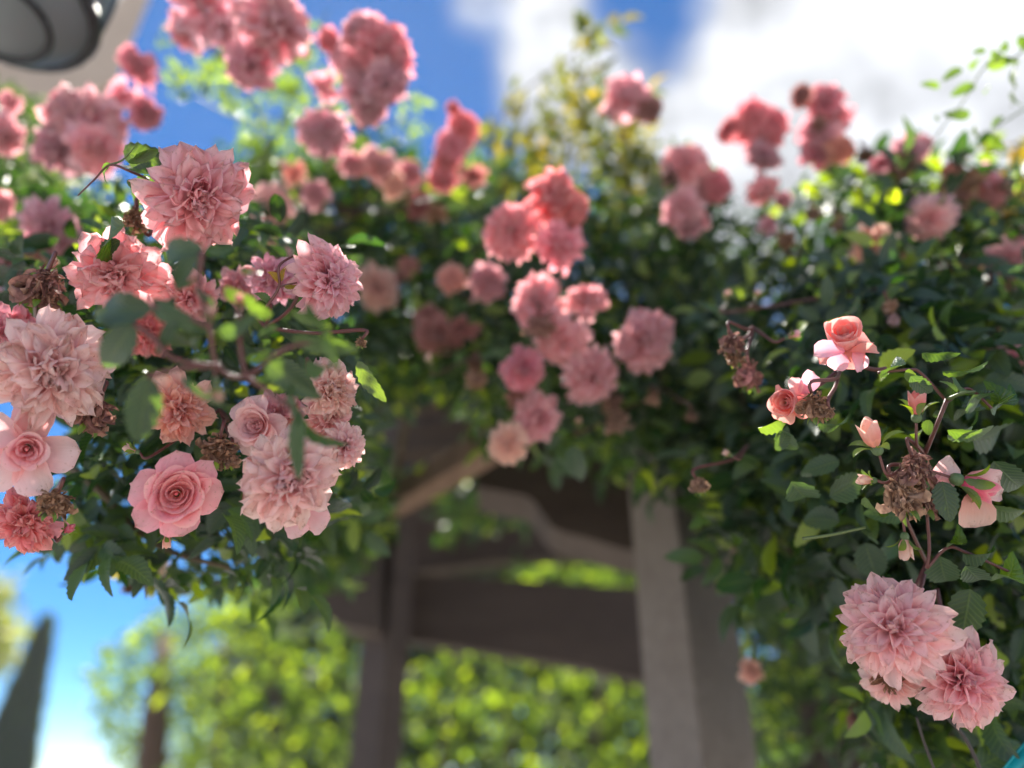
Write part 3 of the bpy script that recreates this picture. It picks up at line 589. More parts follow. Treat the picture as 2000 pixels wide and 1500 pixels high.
# ---- climbing rose: the canopy over the pergola
rose = thing('climbing_rose', 'dense dark green rose foliage mounded over the middle of the pergola', 'climbing rose', (.2, 1.6, 0))
def dmid(x, y): return 1.02+.25*np.clip((700-y)/400, 0, 1)+.12*np.clip((900-x)/300, 0, 1)+.10*rng.normal(0, 1, len(x))*.3
foliage(rose, [([(640, 420), (760, 370), (900, 400), (1000, 340), (1250, 380), (1320, 330), (1420, 420), (1420, 900), (1310, 930), (1200, 900), (1060, 860), (950, 850), (900, 760), (820, 700), (760, 740), (690, 900), (660, 980), (560, 1040), (560, 620)], 2000, dmid, .6),
                ([(470, 300), (720, 280), (1000, 340), (960, 450), (700, 520), (450, 560)], 520, 1.35, .5),
                ([(700, 600), (1300, 640), (1300, 840), (950, 820), (850, 720), (700, 720)], 420, 1.7, .5),
                ([(560, 1000), (700, 980), (780, 900), (700, 1080), (620, 1130), (560, 1140)], 260, 1.3, .5),
                ([(850, 930), (1010, 910), (1030, 1010), (860, 1050)], 130, 2.0, .5), ([(1000, 1090), (1250, 1080), (1250, 1150), (1000, 1150)], 50, 2.9, .4)], .040, GREEN, 11, named=300)
for pts in ([(760, 1000, 1.6), (800, 800, 1.4), (900, 550, 1.35), (1050, 350, 1.4)], [(1330, 1500, 1.5), (1310, 900, 1.3), (1250, 600, 1.25), (1100, 420, 1.4)], [(700, 1000, 1.35), (650, 700, 1.3), (560, 450, 1.5)]):
    stem(rose, [P(*q_) for q_ in pts], .009, .004, M_CANE, 'cane')
leftr = thing('climbing_rose', 'hanging rose foliage behind the big peach and pink blooms against the sky', 'climbing rose', (-.5, .9, 0))
foliage(leftr, [([(130, 640), (640, 640), (700, 760), (680, 980), (560, 1120), (450, 1150), (330, 1130), (230, 1110), (150, 1100), (120, 1000), (180, 880)], 420, lambda x, y: .62+.0*x, .35),
                 ([(0, 480), (250, 430), (560, 440), (640, 600), (400, 700), (0, 700)], 260, .66, .35),
                 ([(-20, 380), (160, 330), (250, 440), (120, 560), (-20, 560)], 170, .95, .5),
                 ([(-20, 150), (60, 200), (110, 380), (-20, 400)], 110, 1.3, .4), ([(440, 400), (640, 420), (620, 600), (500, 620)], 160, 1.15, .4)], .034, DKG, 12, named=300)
for pts in ([(-200, 700, .9), (100, 600, .75), (400, 560, .7), (600, 600, .72)], [(-100, 1000, .8), (100, 900, .7), (300, 1060, .68), (450, 1110, .7)], [(-150, 300, 1.2), (60, 400, 1.0), (200, 500, .8)], [(-220, 1650, 1.0), (-200, 1000, .9), (-200, 700, .9), (-150, 300, 1.2)]):
    stem(leftr, [P(*q_) for q_ in pts], .005, .002, M_CANE, 'cane')
rightr = thing('climbing_rose', 'glossy rose foliage spilling down around the stucco post with buds', 'climbing rose', (.75, 1.2, 0))
def dright(x, y): return .66+.35*np.clip((1650-x)/350, 0, 1)+.30*np.clip((650-y)/300, 0, 1)
foliage(rightr, [([(1280, 560), (1450, 420), (1640, 330), (1900, 330), (2060, 380), (2060, 900), (1500, 900), (1400, 960), (1300, 900)], 1450, dright, .6),
                  ([(1400, 880), (2060, 880), (2060, 1180), (1660, 1180), (1440, 1100), (1400, 1000)], 900, lambda x, y: .66+.2*np.clip((1650-x)/250, 0, 1), .5),
                  ([(1680, 1150), (2060, 1150), (2060, 1560), (1760, 1560), (1680, 1350)], 420, .68, .4),
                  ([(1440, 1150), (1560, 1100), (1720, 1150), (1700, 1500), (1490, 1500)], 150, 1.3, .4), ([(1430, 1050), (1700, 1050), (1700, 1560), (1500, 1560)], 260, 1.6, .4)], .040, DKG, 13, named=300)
for pts in ([(1900, 1700, .95), (1850, 1400, .85), (1800, 1100, .8), (1830, 850, .75), (1900, 650, .8)], [(1850, 1400, .85), (1600, 1150, .85), (1480, 950, .9), (1440, 700, 1.0)], [(1420, 1110, 1.0), (1450, 1030, .95), (1500, 900, .95)], [(1800, 1100, .8), (1700, 850, .8), (1640, 600, .9), (1700, 420, 1.1)]):
    stem(rightr, [P(*q_) for q_ in pts], .005, .002, M_CANE, 'cane')
stem(rightr, [P(1790, 1400, .58), P(1805, 1450, .58), P(1835, 1530, .58)], .001, .0011, M_DSTEM); stem(rightr, [P(1850, 1400, .58), P(1890, 1450, .58), P(1930, 1540, .58)], .0014, .0016, M_DSTEM)

# ---- yellow-leaved shoot mass above the centre
yv = thing('leafy_vine', 'yellowing leafy vine rising to a peak against the white cloud', 'vine', P(1120, 500, 1.6))
foliage(yv, [([(1150, 150), (1185, 180), (1250, 220), (1330, 300), (1340, 430), (1180, 460), (1000, 430), (935, 330), (960, 240), (1040, 200), (1100, 165)], 150, 1.4, .35), ([(1135, 60), (1165, 60), (1175, 160), (1125, 160)], 5, 1.45, .1)], .046, (.07, .12, .03), 21, named=60, m=M_YLEAF, upbias=.3, per=5, yellow=True)
for pts in ([(1150, 80, 1.5), (1090, 130, 1.55), (990, 210, 1.55), (955, 330, 1.6)], [(1150, 80, 1.5), (1200, 200, 1.55), (1240, 330, 1.6)], [(1150, 80, 1.5), (1120, 300, 1.6), (1120, 500, 1.6)]):
    stem(yv, [P(*q_) for q_ in pts], .0015, .003, M_CANE)
ye = thing('leafy_vine', 'bright yellow green leaves at the frame edge beside the pink blooms', 'vine', P(2000, 500, 1.1))
foliage(ye, [([(2040, 250), (1965, 310), (1955, 430), (1940, 480), (2040, 500)], 45, 1.1, .2)], .042, (.30, .30, .03), 22, named=60, m=M_YLEAF, upbias=.3, yellow=True)
stem(ye, [P(2010, 300, 1.2), P(1985, 420, 1.2), P(2000, 560, 1.15)], .002, .004, M_CANE)

# ---- slim shoots against the sky
sh = thing('rose_shoot', 'slim shoot of small green leaves reaching over the grey cloud', 'shoot', P(2020, 200, .8))
TS = [(2020, 60), (1985, 110), (1925, 130), (1880, 200), (1840, 250), (1815, 290)]
stem(sh, [P(x, y, .85) for x, y in TS], .0014, .0006, M_GSTEM); stem(sh, [P(1985, 110, .85), P(1980, 170, .85), P(1975, 210, .85)], .0009, .0005, M_GSTEM); stem(sh, [P(2020, 200, .85), P(1960, 240, .85), P(1940, 260, .85), P(1948, 300, .85)], .0011, .0005, M_GSTEM)
for x0, y0, x1, y1, r_ in [(1835, 170, 1803, 160, .5), (1905, 165, 1862, 182, .4), (1880, 135, 1845, 145, .6), (1895, 225, 1848, 222, .1), (1925, 100, 1903, 98, .5), (1935, 118, 1960, 88, .3), (1925, 125, 1978, 120, .2), (1950, 95, 1985, 82, .4), (1890, 128, 1935, 122, .3), (1980, 135, 1975, 170, .9), (1976, 180, 1978, 212, .9), (1960, 228, 1935, 240, .9), (1935, 265, 1960, 305, .3), (1905, 245, 1900, 272, .8), (1828, 225, 1832, 240, .5), (1920, 180, 1945, 172, .7), (1990, 70, 2010, 100, .2), (1960, 110, 1990, 130, .6)]:
    leaf_px(sh, x0, y0, x1, y1, .85, roll=r_, col=LTG, wid=1.15)
sh2 = thing('rose_shoot', 'airy pale green shoots blurred against blue sky between dusky blooms', 'shoot', P(500, 320, 1.5))
foliage(sh2, [([(310, 20), (420, 60), (500, 150), (470, 240), (400, 120), (320, 60)], 18, 1.25, .2), ([(410, 190), (560, 150), (640, 210), (560, 300), (430, 260)], 34, 1.25, .3), ([(560, 40), (660, 60), (650, 300), (560, 260)], 26, 1.25, .3), ([(310, 150), (400, 150), (390, 190), (310, 190)], 7, 1.25, .1), ([(480, 260), (760, 180), (850, 240), (700, 340), (500, 350)], 45, 1.3, .3)], .026, (.14, .22, .05), 23, named=120, upbias=.3)
for pts in ([(500, 350), (520, 250), (450, 150), (400, 80), (340, 40)], [(500, 350), (560, 220), (600, 120), (640, 20)], [(520, 250), (440, 220), (350, 170)], [(620, 360), (700, 260), (800, 230)]):
    stem(sh2, [P(x, y, 1.3) for x, y in pts], .0025, .001, M_GSTEM)

# ------------------------------------------------------------ rose sprays
GRP = 'sprays of roses in bloom'
def spray(label, hub, blooms, near=True, buds=()):
    h = P(*hub); root = thing('rose_spray', label, 'rose spray', h, GRP)
    for b_ in blooms:
        k = dict(b_[-1]) if isinstance(b_[-1], dict) else {}; b2 = b_[:-1] if isinstance(b_[-1], dict) else b_
        bloom(root, *b2, near=k.pop('near', near), hub=h, **k)
    for b_ in buds: bud(root, *b_, hub=h)
    return root
# kind, px, py, diameter px, distance, tilt right, tilt up, colour
D0 = .52
s1 = spray('largest ruffled pink rose, topmost of the nearby blooms, with dark leaves behind', (290, 460, .60), [('M', 388, 388, 220, .53, .15, -.25, 'pink', {'inner_col': 'deep'}), ('D', 262, 430, 70, .56, -.3, 0, 'brown')])
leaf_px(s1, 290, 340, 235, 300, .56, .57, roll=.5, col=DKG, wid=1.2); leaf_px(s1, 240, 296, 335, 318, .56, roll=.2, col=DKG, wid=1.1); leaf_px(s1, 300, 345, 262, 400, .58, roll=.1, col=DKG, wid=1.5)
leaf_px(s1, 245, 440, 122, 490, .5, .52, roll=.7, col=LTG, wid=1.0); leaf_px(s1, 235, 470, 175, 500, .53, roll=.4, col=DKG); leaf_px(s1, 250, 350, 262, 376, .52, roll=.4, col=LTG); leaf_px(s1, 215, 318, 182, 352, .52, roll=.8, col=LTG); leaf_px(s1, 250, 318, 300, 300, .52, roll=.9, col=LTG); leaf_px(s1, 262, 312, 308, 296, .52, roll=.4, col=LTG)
stem(s1, [P(152, 382, .52), P(185, 350, .52), P(215, 322, .52), P(255, 335, .52), P(290, 350, .56)], .0005, .0011, M_STEM); stem(s1, [P(215, 322, .52), P(240, 312, .52), P(262, 288, .52)], .0009, .0004, M_GSTEM)
spray('pair of ruffled pink roses half hidden behind blurred green leaflets', (300, 620, .64), [('C', 228, 538, 190, .55, -.2, -.1, 'pink'), ('A', 368, 580, 120, .57, .2, -.5, 'pink')])
spray('mauve brown withered rose with crumpled petals above the peach bloom', (70, 620, .62), [('D', 82, 562, 135, .54, 0, -.1, 'mauve')])
s4 = spray('side facing pink rose with pointed petals on a dark forked twig', (520, 640, .58), [('A', 640, 548, 165, .53, .55, -.15, 'pink', {'inner_col': 'lav'}), ('C', 535, 545, 110, .58, -.2, 0, 'lav'), ('C', 470, 560, 90, .62, -.2, 0, 'pink'), ('D', 705, 670, 34, .5, .3, 0, 'brown')])
stem(s4, [P(520, 600, .52), P(545, 560, .52), P(545, 520, .52), P(575, 498, .53)], .0011, .0008, M_STEM); stem(s4, [P(545, 560, .52), P(580, 552, .52)], .0009, .0007, M_STEM)
leaf_px(s4, 545, 555, 530, 520, .52, roll=.6, col=YEL, wid=.8, yellow=True); leaf_px(s4, 550, 550, 552, 510, .52, roll=-.5, col=YEL, wid=.7, yellow=True); leaf_px(s4, 555, 560, 585, 562, .52, roll=.3, col=YEL, wid=.8, yellow=True); leaf_px(s4, 525, 595, 505, 560, .52, roll=.7, col=LTG)
spray('small bright pink rose peeking above the wide peach bloom', (20, 700, .60), [('C', 22, 652, 125, .55, 0, .1, 'deep')])
spray('wide pale peach rose with many folded petals at the frame edge', (130, 790, .60), [('M', 98, 728, 222, .50, .05, -.15, 'white', {'inner_col': 'pale', 'yscale': 1.0}), ('D', 182, 808, 120, .53, .1, -.3, 'mauve')])
spray('loose open rose with five broad cream pink petals', (60, 940, .60), [('E', 52, 878, 190, .50, .0, -.15, 'pale', {'roll': .5, 'inner_col': 'deep'})])
s8 = spray('coral pink rose under a dried brown head beside a small red bud', (90, 960, .62), [('C', 52, 1018, 140, .53, -.1, -.2, 'coral'), ('D', 105, 985, 90, .50, .1, -.2, 'brown'), ], buds=[(133, 1035, 40, .54, .6, .5, 'magenta', .1)])
spray('peach rose with a salmon heart partly covered by a round leaf', (350, 700, .6), [('C', 348, 800, 150, .54, .1, -.35, 'peach', {'inner_col': 'salmon'})])
spray('brown dried rose head wedged between the peach and the pale blooms', (430, 800, .6), [('D', 425, 882, 100, .53, .0, -.1, 'brown'), ('D', 447, 900, 60, .54, 0, 0, 'tan')], buds=[(257, 878, 42, .53, -.9, .35, 'cream', .05)])
spray('classic pink rose with a deep pink spiral heart', (350, 900, .6), [('B', 344, 965, 160, .50, -.05, -.1, 'rose', {'inner_col': 'coral', 'roll': 1.1})], buds=[(325, 1055, 44, .53, 0, -1, 'peach', .3)])
s11 = spray('big round pale pink rose with many pointed petals, lowest of its trio', (590, 780, .60), [('M', 566, 935, 202, .49, -.0, -.12, 'white', {'inner_col': 'pink'}), ('B', 498, 832, 120, .54, -.45, .0, 'pale', {'inner_col': 'pink'}), ('C', 545, 810, 110, .56, .1, .3, 'pink')])
for x0, y0, x1, y1 in ((560, 1000, 588, 1048), (590, 1000, 620, 1020)): link('petal', pmesh(('E', 1), M_PETAL), s11, Matrix.Translation(P(x0, y0, .54)) @ (Matrix((((P(x1, y1, .54)-P(x0, y0, .54)).normalized()), FWD.cross((P(x1, y1, .54)-P(x0, y0, .54)).normalized()), FWD))).transposed().to_4x4() @ Matrix.Scale(.022, 4), COLS['pink'])
spray('stack of pale ruffled roses with an orange heart behind the hanging leaf', (600, 700, .58), [('M', 645, 762, 125, .53, .5, -.1, 'white', {'inner_col': 'peach'}), ('A', 640, 815, 110, .54, .5, -.4, 'pale'), ('A', 672, 872, 100, .52, .5, -.1, 'white', {'inner_col': 'pink'})])
spray('salmon petals glimpsed through the blurred twigs near the peach rose', (320, 700, .62), [('C', 290, 650, 110, .60, 0, -.2, 'coral')])

# blurred shoot nearest to the lens
fs = thing('rose_shoot', 'blurred mauve twig with large soft green leaves hanging over the blooms', 'shoot', P(430, 700, .39))
DF = .375
for a_ in [(400, 488, 465, 490, .2, DKG, 1.0), (470, 492, 528, 525, .4, DKG, 1.1), (350, 625, 300, 690, .5, GREEN, 1.0), (480, 700, 540, 690, .6, GREEN, .8), (600, 590, 625, 650, .6, GREEN, .9), (335, 590, 290, 560, .5, DKG, .9), (470, 520, 520, 560, .6, GREEN, 1.1), (430, 650, 480, 640, .5, GREEN, 1.0), (500, 740, 560, 730, .7, GREEN, 1.0), (600, 700, 650, 760, .5, GREEN, 1.0), (585, 800, 575, 935, .4, GREEN, .8), (350, 560, 400, 545, .6, GREEN, 1.0), (210, 600, 165, 640, .4, LTG, .8), (400, 488, 265, 480, .4, GREEN, .9), (385, 500, 315, 568, .4, DKG, 1.1), (300, 602, 150, 610, .1, GREEN, 1.1), (300, 598, 378, 640, .1, GREEN, 1.2), (262, 632, 192, 728, .1, DKG, 1.2), (290, 735, 268, 868, .0, DKG, 1.35), (330, 640, 385, 705, .5, GREEN, .9), (390, 660, 335, 730, .5, GREEN, .8),
            (478, 590, 545, 635, .2, LTG, 1.0), (570, 610, 640, 640, .4, LTG, .9), (570, 660, 690, 690, .5, LTG, .9), (640, 640, 645, 710, .6, LTG, .9), (640, 665, 710, 700, .3, GREEN, 1.0), (520, 700, 612, 790, .3, GREEN, 1.0), (570, 745, 585, 940, .9, GREEN, .75), (360, 735, 400, 800, .7, GREEN, .7), (545, 640, 480, 660, .6, GREEN, 1.0), (440, 560, 500, 600, .6, LTG, 1.0), (420, 600, 380, 560, .5, GREEN, .8)]:
    x0, y0, x1, y1, r_, c_, w_ = a_; leaf_px(fs, x0, y0, x1, y1, DF, DF+random.uniform(-.015, .03), roll=r_, col=c_, wid=w_*.74, yellow=c_ is YEL)
leaf_px(fs, 698, 705, 744, 786, .50, roll=.6, col=(.06, .10, .045), wid=.9, var=0); leaf_px(fs, 545, 705, 608, 770, .47, roll=.3, col=GREEN, wid=1.2)
for pts in ([(395, 490), (390, 560), (410, 640), (425, 715), (480, 735), (560, 680), (640, 665)], [(300, 600), (350, 610), (408, 640)], [(262, 632), (300, 660), (340, 700), (425, 715)], [(290, 735), (350, 720), (425, 715)], [(480, 735), (520, 760), (570, 800)], [(465, 600), (470, 680), (480, 735)], [(410, 640), (412, 600)]):
    stem(fs, [P(x, y, DF) for x, y in pts], .0014, .0011, M_STEM)
hb = P(430, 715, DF)
bud(fs, 424, 762, 62, DF, .1, -1, 'tan', .0, hb); bud(fs, 412, 618, 55, DF, 0, 1, 'tan', .2, P(412, 650, DF)); bud(fs, 468, 590, 45, DF, -.1, 1, 'salmon', .2, P(470, 640, DF))

# right side, in focus
r1 = spray('pale pink rose with pointed petals, upper of the overlapping pair near the post', (1810, 1100, .58), [('A', 1746, 1228, 212, .51, -.08, .05, 'pale', {'inner_col': 'pink'}), ('H', 1738, 1325, 128, .55, -.05, -.5, 'white')], buds=[(1768, 1068, 70, .53, .05, -1, 'cream', .25)])
r2 = spray('pink rose turned sideways, lower of the overlapping pair near the post', (1830, 1150, .60), [('A', 1872, 1322, 198, .53, .38, -.22, 'pale', {'inner_col': 'deep'})])
r3 = spray('small salmon rose with lavender lower petals against dark leaves', (1730, 720, .56), [('G', 1648, 664, 122, .54, -.05, .95, 'salmon')])
for x0, y0, x1, y1, c_, w_ in [(1650, 684, 1592, 692, 'lav', .9), (1645, 688, 1630, 722, 'lav', 1.3), (1665, 688, 1682, 724, 'lav', 1.2), (1660, 688, 1715, 688, 'salmon', .6)]:
    X = (P(x1, y1, .53)-P(x0, y0, .53)); L_ = X.length; X.normalize(); Zq = (-FWD*.8+UP*.6); Zq = (Zq-X*Zq.dot(X)).normalized(); link('petal', pmesh(('E', 2), M_PETAL), r3, Matrix.Translation(P(x0, y0, .53)) @ Matrix((X, Zq.cross(X), Zq)).transposed().to_4x4() @ Matrix.Diagonal((L_*1.1, L_*w_*.8, L_, 1)), COLS[c_])
r4 = spray('coral rose pressed against a dried brown head on one stem', (1640, 720, .58), [('G', 1538, 785, 96, .53, -.55, -.1, 'salmon'), ('D', 1592, 797, 88, .515, .1, -.1, 'brown'), ('D', 1618, 808, 40, .51, .5, -.1, 'tan')])
for x0, y0, x1, y1, c_ in [(1562, 770, 1588, 728, 'lav'), (1556, 775, 1548, 738, 'pale')]:
    X = (P(x1, y1, .53)-P(x0, y0, .53)); L_ = X.length; X.normalize(); Zq = -FWD; Zq = (Zq-X*Zq.dot(X)).normalized(); link('petal', pmesh(('E', 3), M_PETAL), r4, Matrix.Translation(P(x0, y0, .53)) @ Matrix((X, Zq.cross(X), Zq)).transposed().to_4x4() @ Matrix.Diagonal((L_*1.1, L_*.9, L_, 1)), COLS[c_])
r5 = spray('large drooping withered brown rose among buds on red stalks', (1800, 885, .56), [('D', 1788, 918, 112, .52, 0, .1, 'mauve'), ('D', 1765, 975, 108, .52, -.1, -.8, 'tan', {'squash': 1.3}), ('D', 1805, 975, 92, .53, .2, -.9, 'mauve', {'squash': 1.2})],
            buds=[(1790, 792, 84, .52, 0, 1, 'salmon', .2), (1702, 853, 100, .51, -.35, .8, 'peach', .75), (1693, 937, 52, .52, -1, .1, 'cream', .15), (1902, 948, 112, .51, .85, -.3, 'magenta', .05)])
for x0, y0, x1, y1, c_, w_ in [(1895, 960, 1902, 1028, 'peach', 1.15), (1815, 935, 1862, 902, 'pale', .9), (1822, 965, 1852, 925, 'pale', .7), (1885, 930, 1952, 938, 'pink', .7), (1895, 955, 1955, 965, 'pale', .5)]:
    X = (P(x1, y1, .52)-P(x0, y0, .52)); L_ = X.length; X.normalize(); Zq = -FWD; Zq = (Zq-X*Zq.dot(X)).normalized(); link('petal', pmesh(('E', 4), M_PETAL), r5, Matrix.Translation(P(x0, y0, .52)) @ Matrix((X, Zq.cross(X), Zq)).transposed().to_4x4() @ Matrix.Diagonal((L_*1.1, L_*w_, L_, 1)), COLS[c_])
stem(r5, [P(1850, 780, .53), P(1830, 830, .53), P(1808, 885, .54)], .0016, .0014, M_STEM); stem(r5, [P(1850, 780, .53), P(1880, 768, .52), P(1905, 765, .52)], .0015, .001, M_GSTEM)
spray('crumpled dark withered rose over a tan one, left of the salmon rose', (1470, 640, .66), [('D', 1430, 672, 74, .60, 0, 0, 'mauve'), ('D', 1435, 700, 55, .6, 0, -.6, 'brown'), ('D', 1463, 738, 90, .63, .2, -.3, 'rust')], buds=[(1548, 655, 40, .63, .8, .3, 'pink', .2)])
spray('small cream bud and curled brown bloom beside the post top', (1460, 870, .70), [('D', 1365, 950, 56, .62, -.2, -.3, 'tan')], buds=[(1422, 886, 30, .62, -.8, .4, 'cream', .1)])
# leaves in focus on the right
RL = thing('rose_shoot', 'sharp glossy toothed leaves catching sunlight around the upright salmon bud', 'shoot', P(1860, 780, .55))
for x0, y0, x1, y1, r_, c_, w_, d_ in [(1800, 690, 1875, 700, 1.0, GREEN, 1.2, .53), (1840, 725, 1935, 735, 1.05, LTG, .9, .52), (1720, 725, 1775, 720, .9, GREEN, 1.0, .53), (1775, 720, 1785, 765, .6, LTG, 1.2, .52), (1778, 735, 1825, 778, .2, GREEN, 1.2, .51), (1875, 765, 1895, 728, .2, LTG, 1.5, .53), (1870, 765, 1852, 738, .8, LTG, 1.0, .53), (1900, 770, 1945, 805, .3, GREEN, 1.4, .51), (1935, 800, 2005, 775, .9, LTG, .9, .51), (1940, 790, 2010, 800, .9, GREEN, .8, .52),
                                       (1850, 840, 1945, 872, .9, LTG, .9, .51), (1850, 850, 1942, 850, 1.0, GREEN, .9, .52), (1870, 800, 1935, 830, .5, DKG, 1.2, .55), (1900, 860, 2005, 845, .7, DKG, 1.2, .58), (1480, 835, 1560, 832, .9, LTG, .8, .55), (1600, 825, 1662, 860, .9, GREEN, .8, .54), (1515, 880, 1550, 840, .5, GREEN, 1.1, .56), (1525, 840, 1550, 895, .3, GREEN, 1.3, .56), (1545, 940, 1612, 1028, .1, GREEN, 1.1, .56), (1620, 970, 1700, 930, .2, DKG, 1.2, .58),
                                       (1840, 940, 1855, 1015, .0, DKG, 1.4, .51), (1930, 985, 2005, 1030, .7, LTG, 1.1, .52), (1940, 900, 2005, 980, .2, GREEN, 1.2, .54), (1690, 970, 1712, 1040, .7, LTG, 1.0, .53), (1815, 820, 1805, 850, .4, LTG, 1.6, .52), (1800, 845, 1770, 835, .6, LTG, 1.2, .53), (1830, 800, 1850, 838, .3, GREEN, 1.3, .54), (1880, 1080, 1960, 1110, .8, GREEN, .9, .53), (1945, 1120, 2010, 1165, .7, LTG, .9, .52), (1885, 1105, 1945, 1175, .2, GREEN, 1.3, .52), (1835, 1085, 1850, 1165, .1, GREEN, 1.4, .55), (1895, 1150, 1880, 1250, .0, GREEN, 1.4, .56), (1690, 1060, 1715, 1150, .1, DKG, 1.5, .62), (1500, 1130, 1545, 1230, .1, DKG, 1.5, .8), (1120, 870, 1130, 945, .2, GREEN, 1.3, .85), (1850, 1060, 1905, 1080, .8, LTG, .8, .53), (1640, 900, 1560, 920, .3, DKG, 1.2, .6), (1760, 560, 1700, 610, .7, LTG, .8, .7), (1610, 630, 1700, 605, 1.0, LTG, .7, .66), (1905, 1500, 2020, 1450, .1, DKG, 1.2, .62),
                                       (1960, 560, 1880, 600, .6, GREEN, 1, .75), (1640, 1020, 1560, 1000, .4, DKG, 1.3, .62), (1760, 1010, 1700, 1000, .3, DKG, 1.2, .58)]:
    leaf_px(RL, x0, y0, x1, y1, d_, d_+random.uniform(-.01, .02), roll=r_, col=c_, wid=w_)
for pts in ([(1850, 785), (1870, 770), (1895, 760), (1940, 800)], [(1850, 785), (1800, 730), (1775, 722), (1715, 728)], [(1805, 885), (1850, 785)], [(1810, 1110), (1815, 1070), (1810, 1000), (1800, 900)], [(1810, 1110), (1850, 1070), (1890, 1080), (2000, 1130)], [(1568, 1052), (1620, 1045), (1690, 1030)]):
    stem(RL, [P(x, y, .54) for x, y in pts], .0013, .001, M_STEM if pts[0][0] > 1700 else M_GSTEM)

# middle distance
spray('cluster of three coral pink roses glowing high in the middle', (1070, 440, .98), [('C', 1105, 440, 90, .87, .2, 0, 'coral'), ('C', 1078, 385, 140, .86, .1, .3, 'coral'), ('C', 1000, 452, 120, .85, -.2, 0, 'deep'), ('C', 1092, 480, 118, .84, .1, -.2, 'deep'), ('C', 1120, 410, 75, .86, .5, .1, 'coral')], False)
spray('pink roses and a dusky withered one massed at the centre', (1090, 640, .98), [('C', 1075, 620, 90, .88, 0, 0, 'pink'), ('A', 1130, 700, 80, .87, .1, -.2, 'pink'), ('C', 1048, 590, 122, .87, -.2, .2, 'pink'), ('C', 1145, 588, 92, .88, .2, .1, 'pink'), ('C', 1100, 668, 125, .85, 0, -.1, 'pink'), ('D', 1055, 640, 88, .83, -.1, 0, 'mauve'), ('C', 1022, 722, 98, .83, -.3, 0, 'deep'), ('A', 1155, 735, 118, .85, .2, -.3, 'pink')], False)
spray('single round pink rose hanging just beside the central cluster', (1270, 640, .95), [('C', 1258, 666, 135, .84, .1, -.1, 'pink')], False)
spray('cream faded rose under a pink brown one at the cluster foot', (1040, 760, .95), [('C', 1048, 815, 115, .85, .1, -.2, 'pink'), ('A', 992, 867, 98, .84, -.1, -.3, 'cream'), ('D', 1010, 780, 60, .87, 0, 0, 'mauve')], False)
spray('ragged tan withered bloom dangling below the round pink rose', (1210, 770, .95), [('D', 1205, 822, 85, .86, 0, -.3, 'tan'), ('D', 1195, 790, 60, .87, 0, 0, 'tan')], False)
spray('narrow tan withered bloom under the cream bud', (935, 690, 1.0), [('D', 930, 742, 66, .9, 0, -.3, 'tan'), ('D', 928, 715, 50, .9, 0, -.1, 'brown')], False, buds=[(838, 705, 34, .9, -.3, .8, 'cream', 0)])
spray('small peach rose beside a pink one in the shade', (920, 590, 1.1), [('C', 882, 546, 68, 1.0, -.1, 0, 'peach'), ('C', 950, 552, 90, 1.0, .1, 0, 'pink')], False)
spray('lone pale peach rose peering out behind the side facing bloom', (740, 600, 1.15), [('C', 735, 562, 100, 1.05, 0, -.1, 'cream', {'inner_col': 'peach'})], False)
spray('dark rust coloured fading roses in deep shade', (880, 620, 1.1), [('D', 880, 665, 70, 1.02, 0, 0, 'rust'), ('C', 850, 655, 85, 1.02, 0, -.3, 'rust'), ('C', 905, 640, 70, 1.02, .2, -.2, 'rust'), ('C', 835, 620, 60, 1.05, 0, 0, 'rust')], False)
spray('little rust brown rose heads above the shaded ones', (800, 540, 1.15), [('C', 798, 520, 52, 1.08, 0, 0, 'rust'), ('C', 770, 545, 34, 1.08, 0, 0, 'rust')], False)
spray('tiny tan seed heads scattered below the round pink rose', (1300, 760, 1.0), [('D', 1275, 780, 44, .88, 0, 0, 'tan'), ('D', 1350, 815, 38, .8, 0, 0, 'tan')], False, buds=[(1130, 825, 26, .88, 0, 1, 'peach', .2)])
# skyline, from left to right
spray('large dusky pink blooms in front of the beige eave', (150, 330, 1.1), [('C', 165, 250, 150, .96, 0, 0, 'dull'), ('C', 210, 240, 90, .97, .2, 0, 'dull'), ('C', 150, 225, 120, .95, 0, .1, 'dull'), ('C', 185, 290, 130, .93, .2, 0, 'dull'), ('C', 120, 290, 110, .95, -.2, 0, 'dull'), ('C', 130, 200, 70, .95, 0, .5, 'deep')], False)
spray('two backlit pink blooms with glowing rims at the edge of the eave', (240, 260, 1.15), [('C', 270, 130, 85, 1.0, .1, .2, 'deep'), ('C', 285, 222, 70, 1.0, .3, 0, 'deep'), ('C', 235, 190, 80, 1.02, -.1, 0, 'dull')], False)
spray('pink blooms at the frame edge below the lantern', (20, 320, 1.1), [('C', 8, 265, 90, .98, 0, 0, 'dull'), ('C', 0, 400, 60, .9, 0, 0, 'pink'), ('C', 20, 200, 50, 1.0, 0, 0, 'dull')], False)
spray('pink rose cluster blurred behind the withered mauve head', (110, 500, .95), [('C', 98, 448, 125, .82, 0, 0, 'dull'), ('C', 60, 500, 70, .82, 0, 0, 'cream'), ('C', 10, 530, 90, .8, 0, 0, 'pink')], False)
spray('pair of dusky mauve pink blooms cut by the top of the frame', (440, 120, 1.1), [('C', 395, 14, 165, .92, 0, .1, 'dull'), ('C', 440, 50, 80, .98, .1, 0, 'dull'), ('C', 370, 60, 90, 1.0, -.1, 0, 'dull')], False)
spray('dusky pink bloom beside the pale green shoots high up', (530, 160, 1.1), [('C', 535, 48, 165, .92, .1, .1, 'dull'), ('C', 492, 122, 135, .93, -.1, -.1, 'dull')], False)
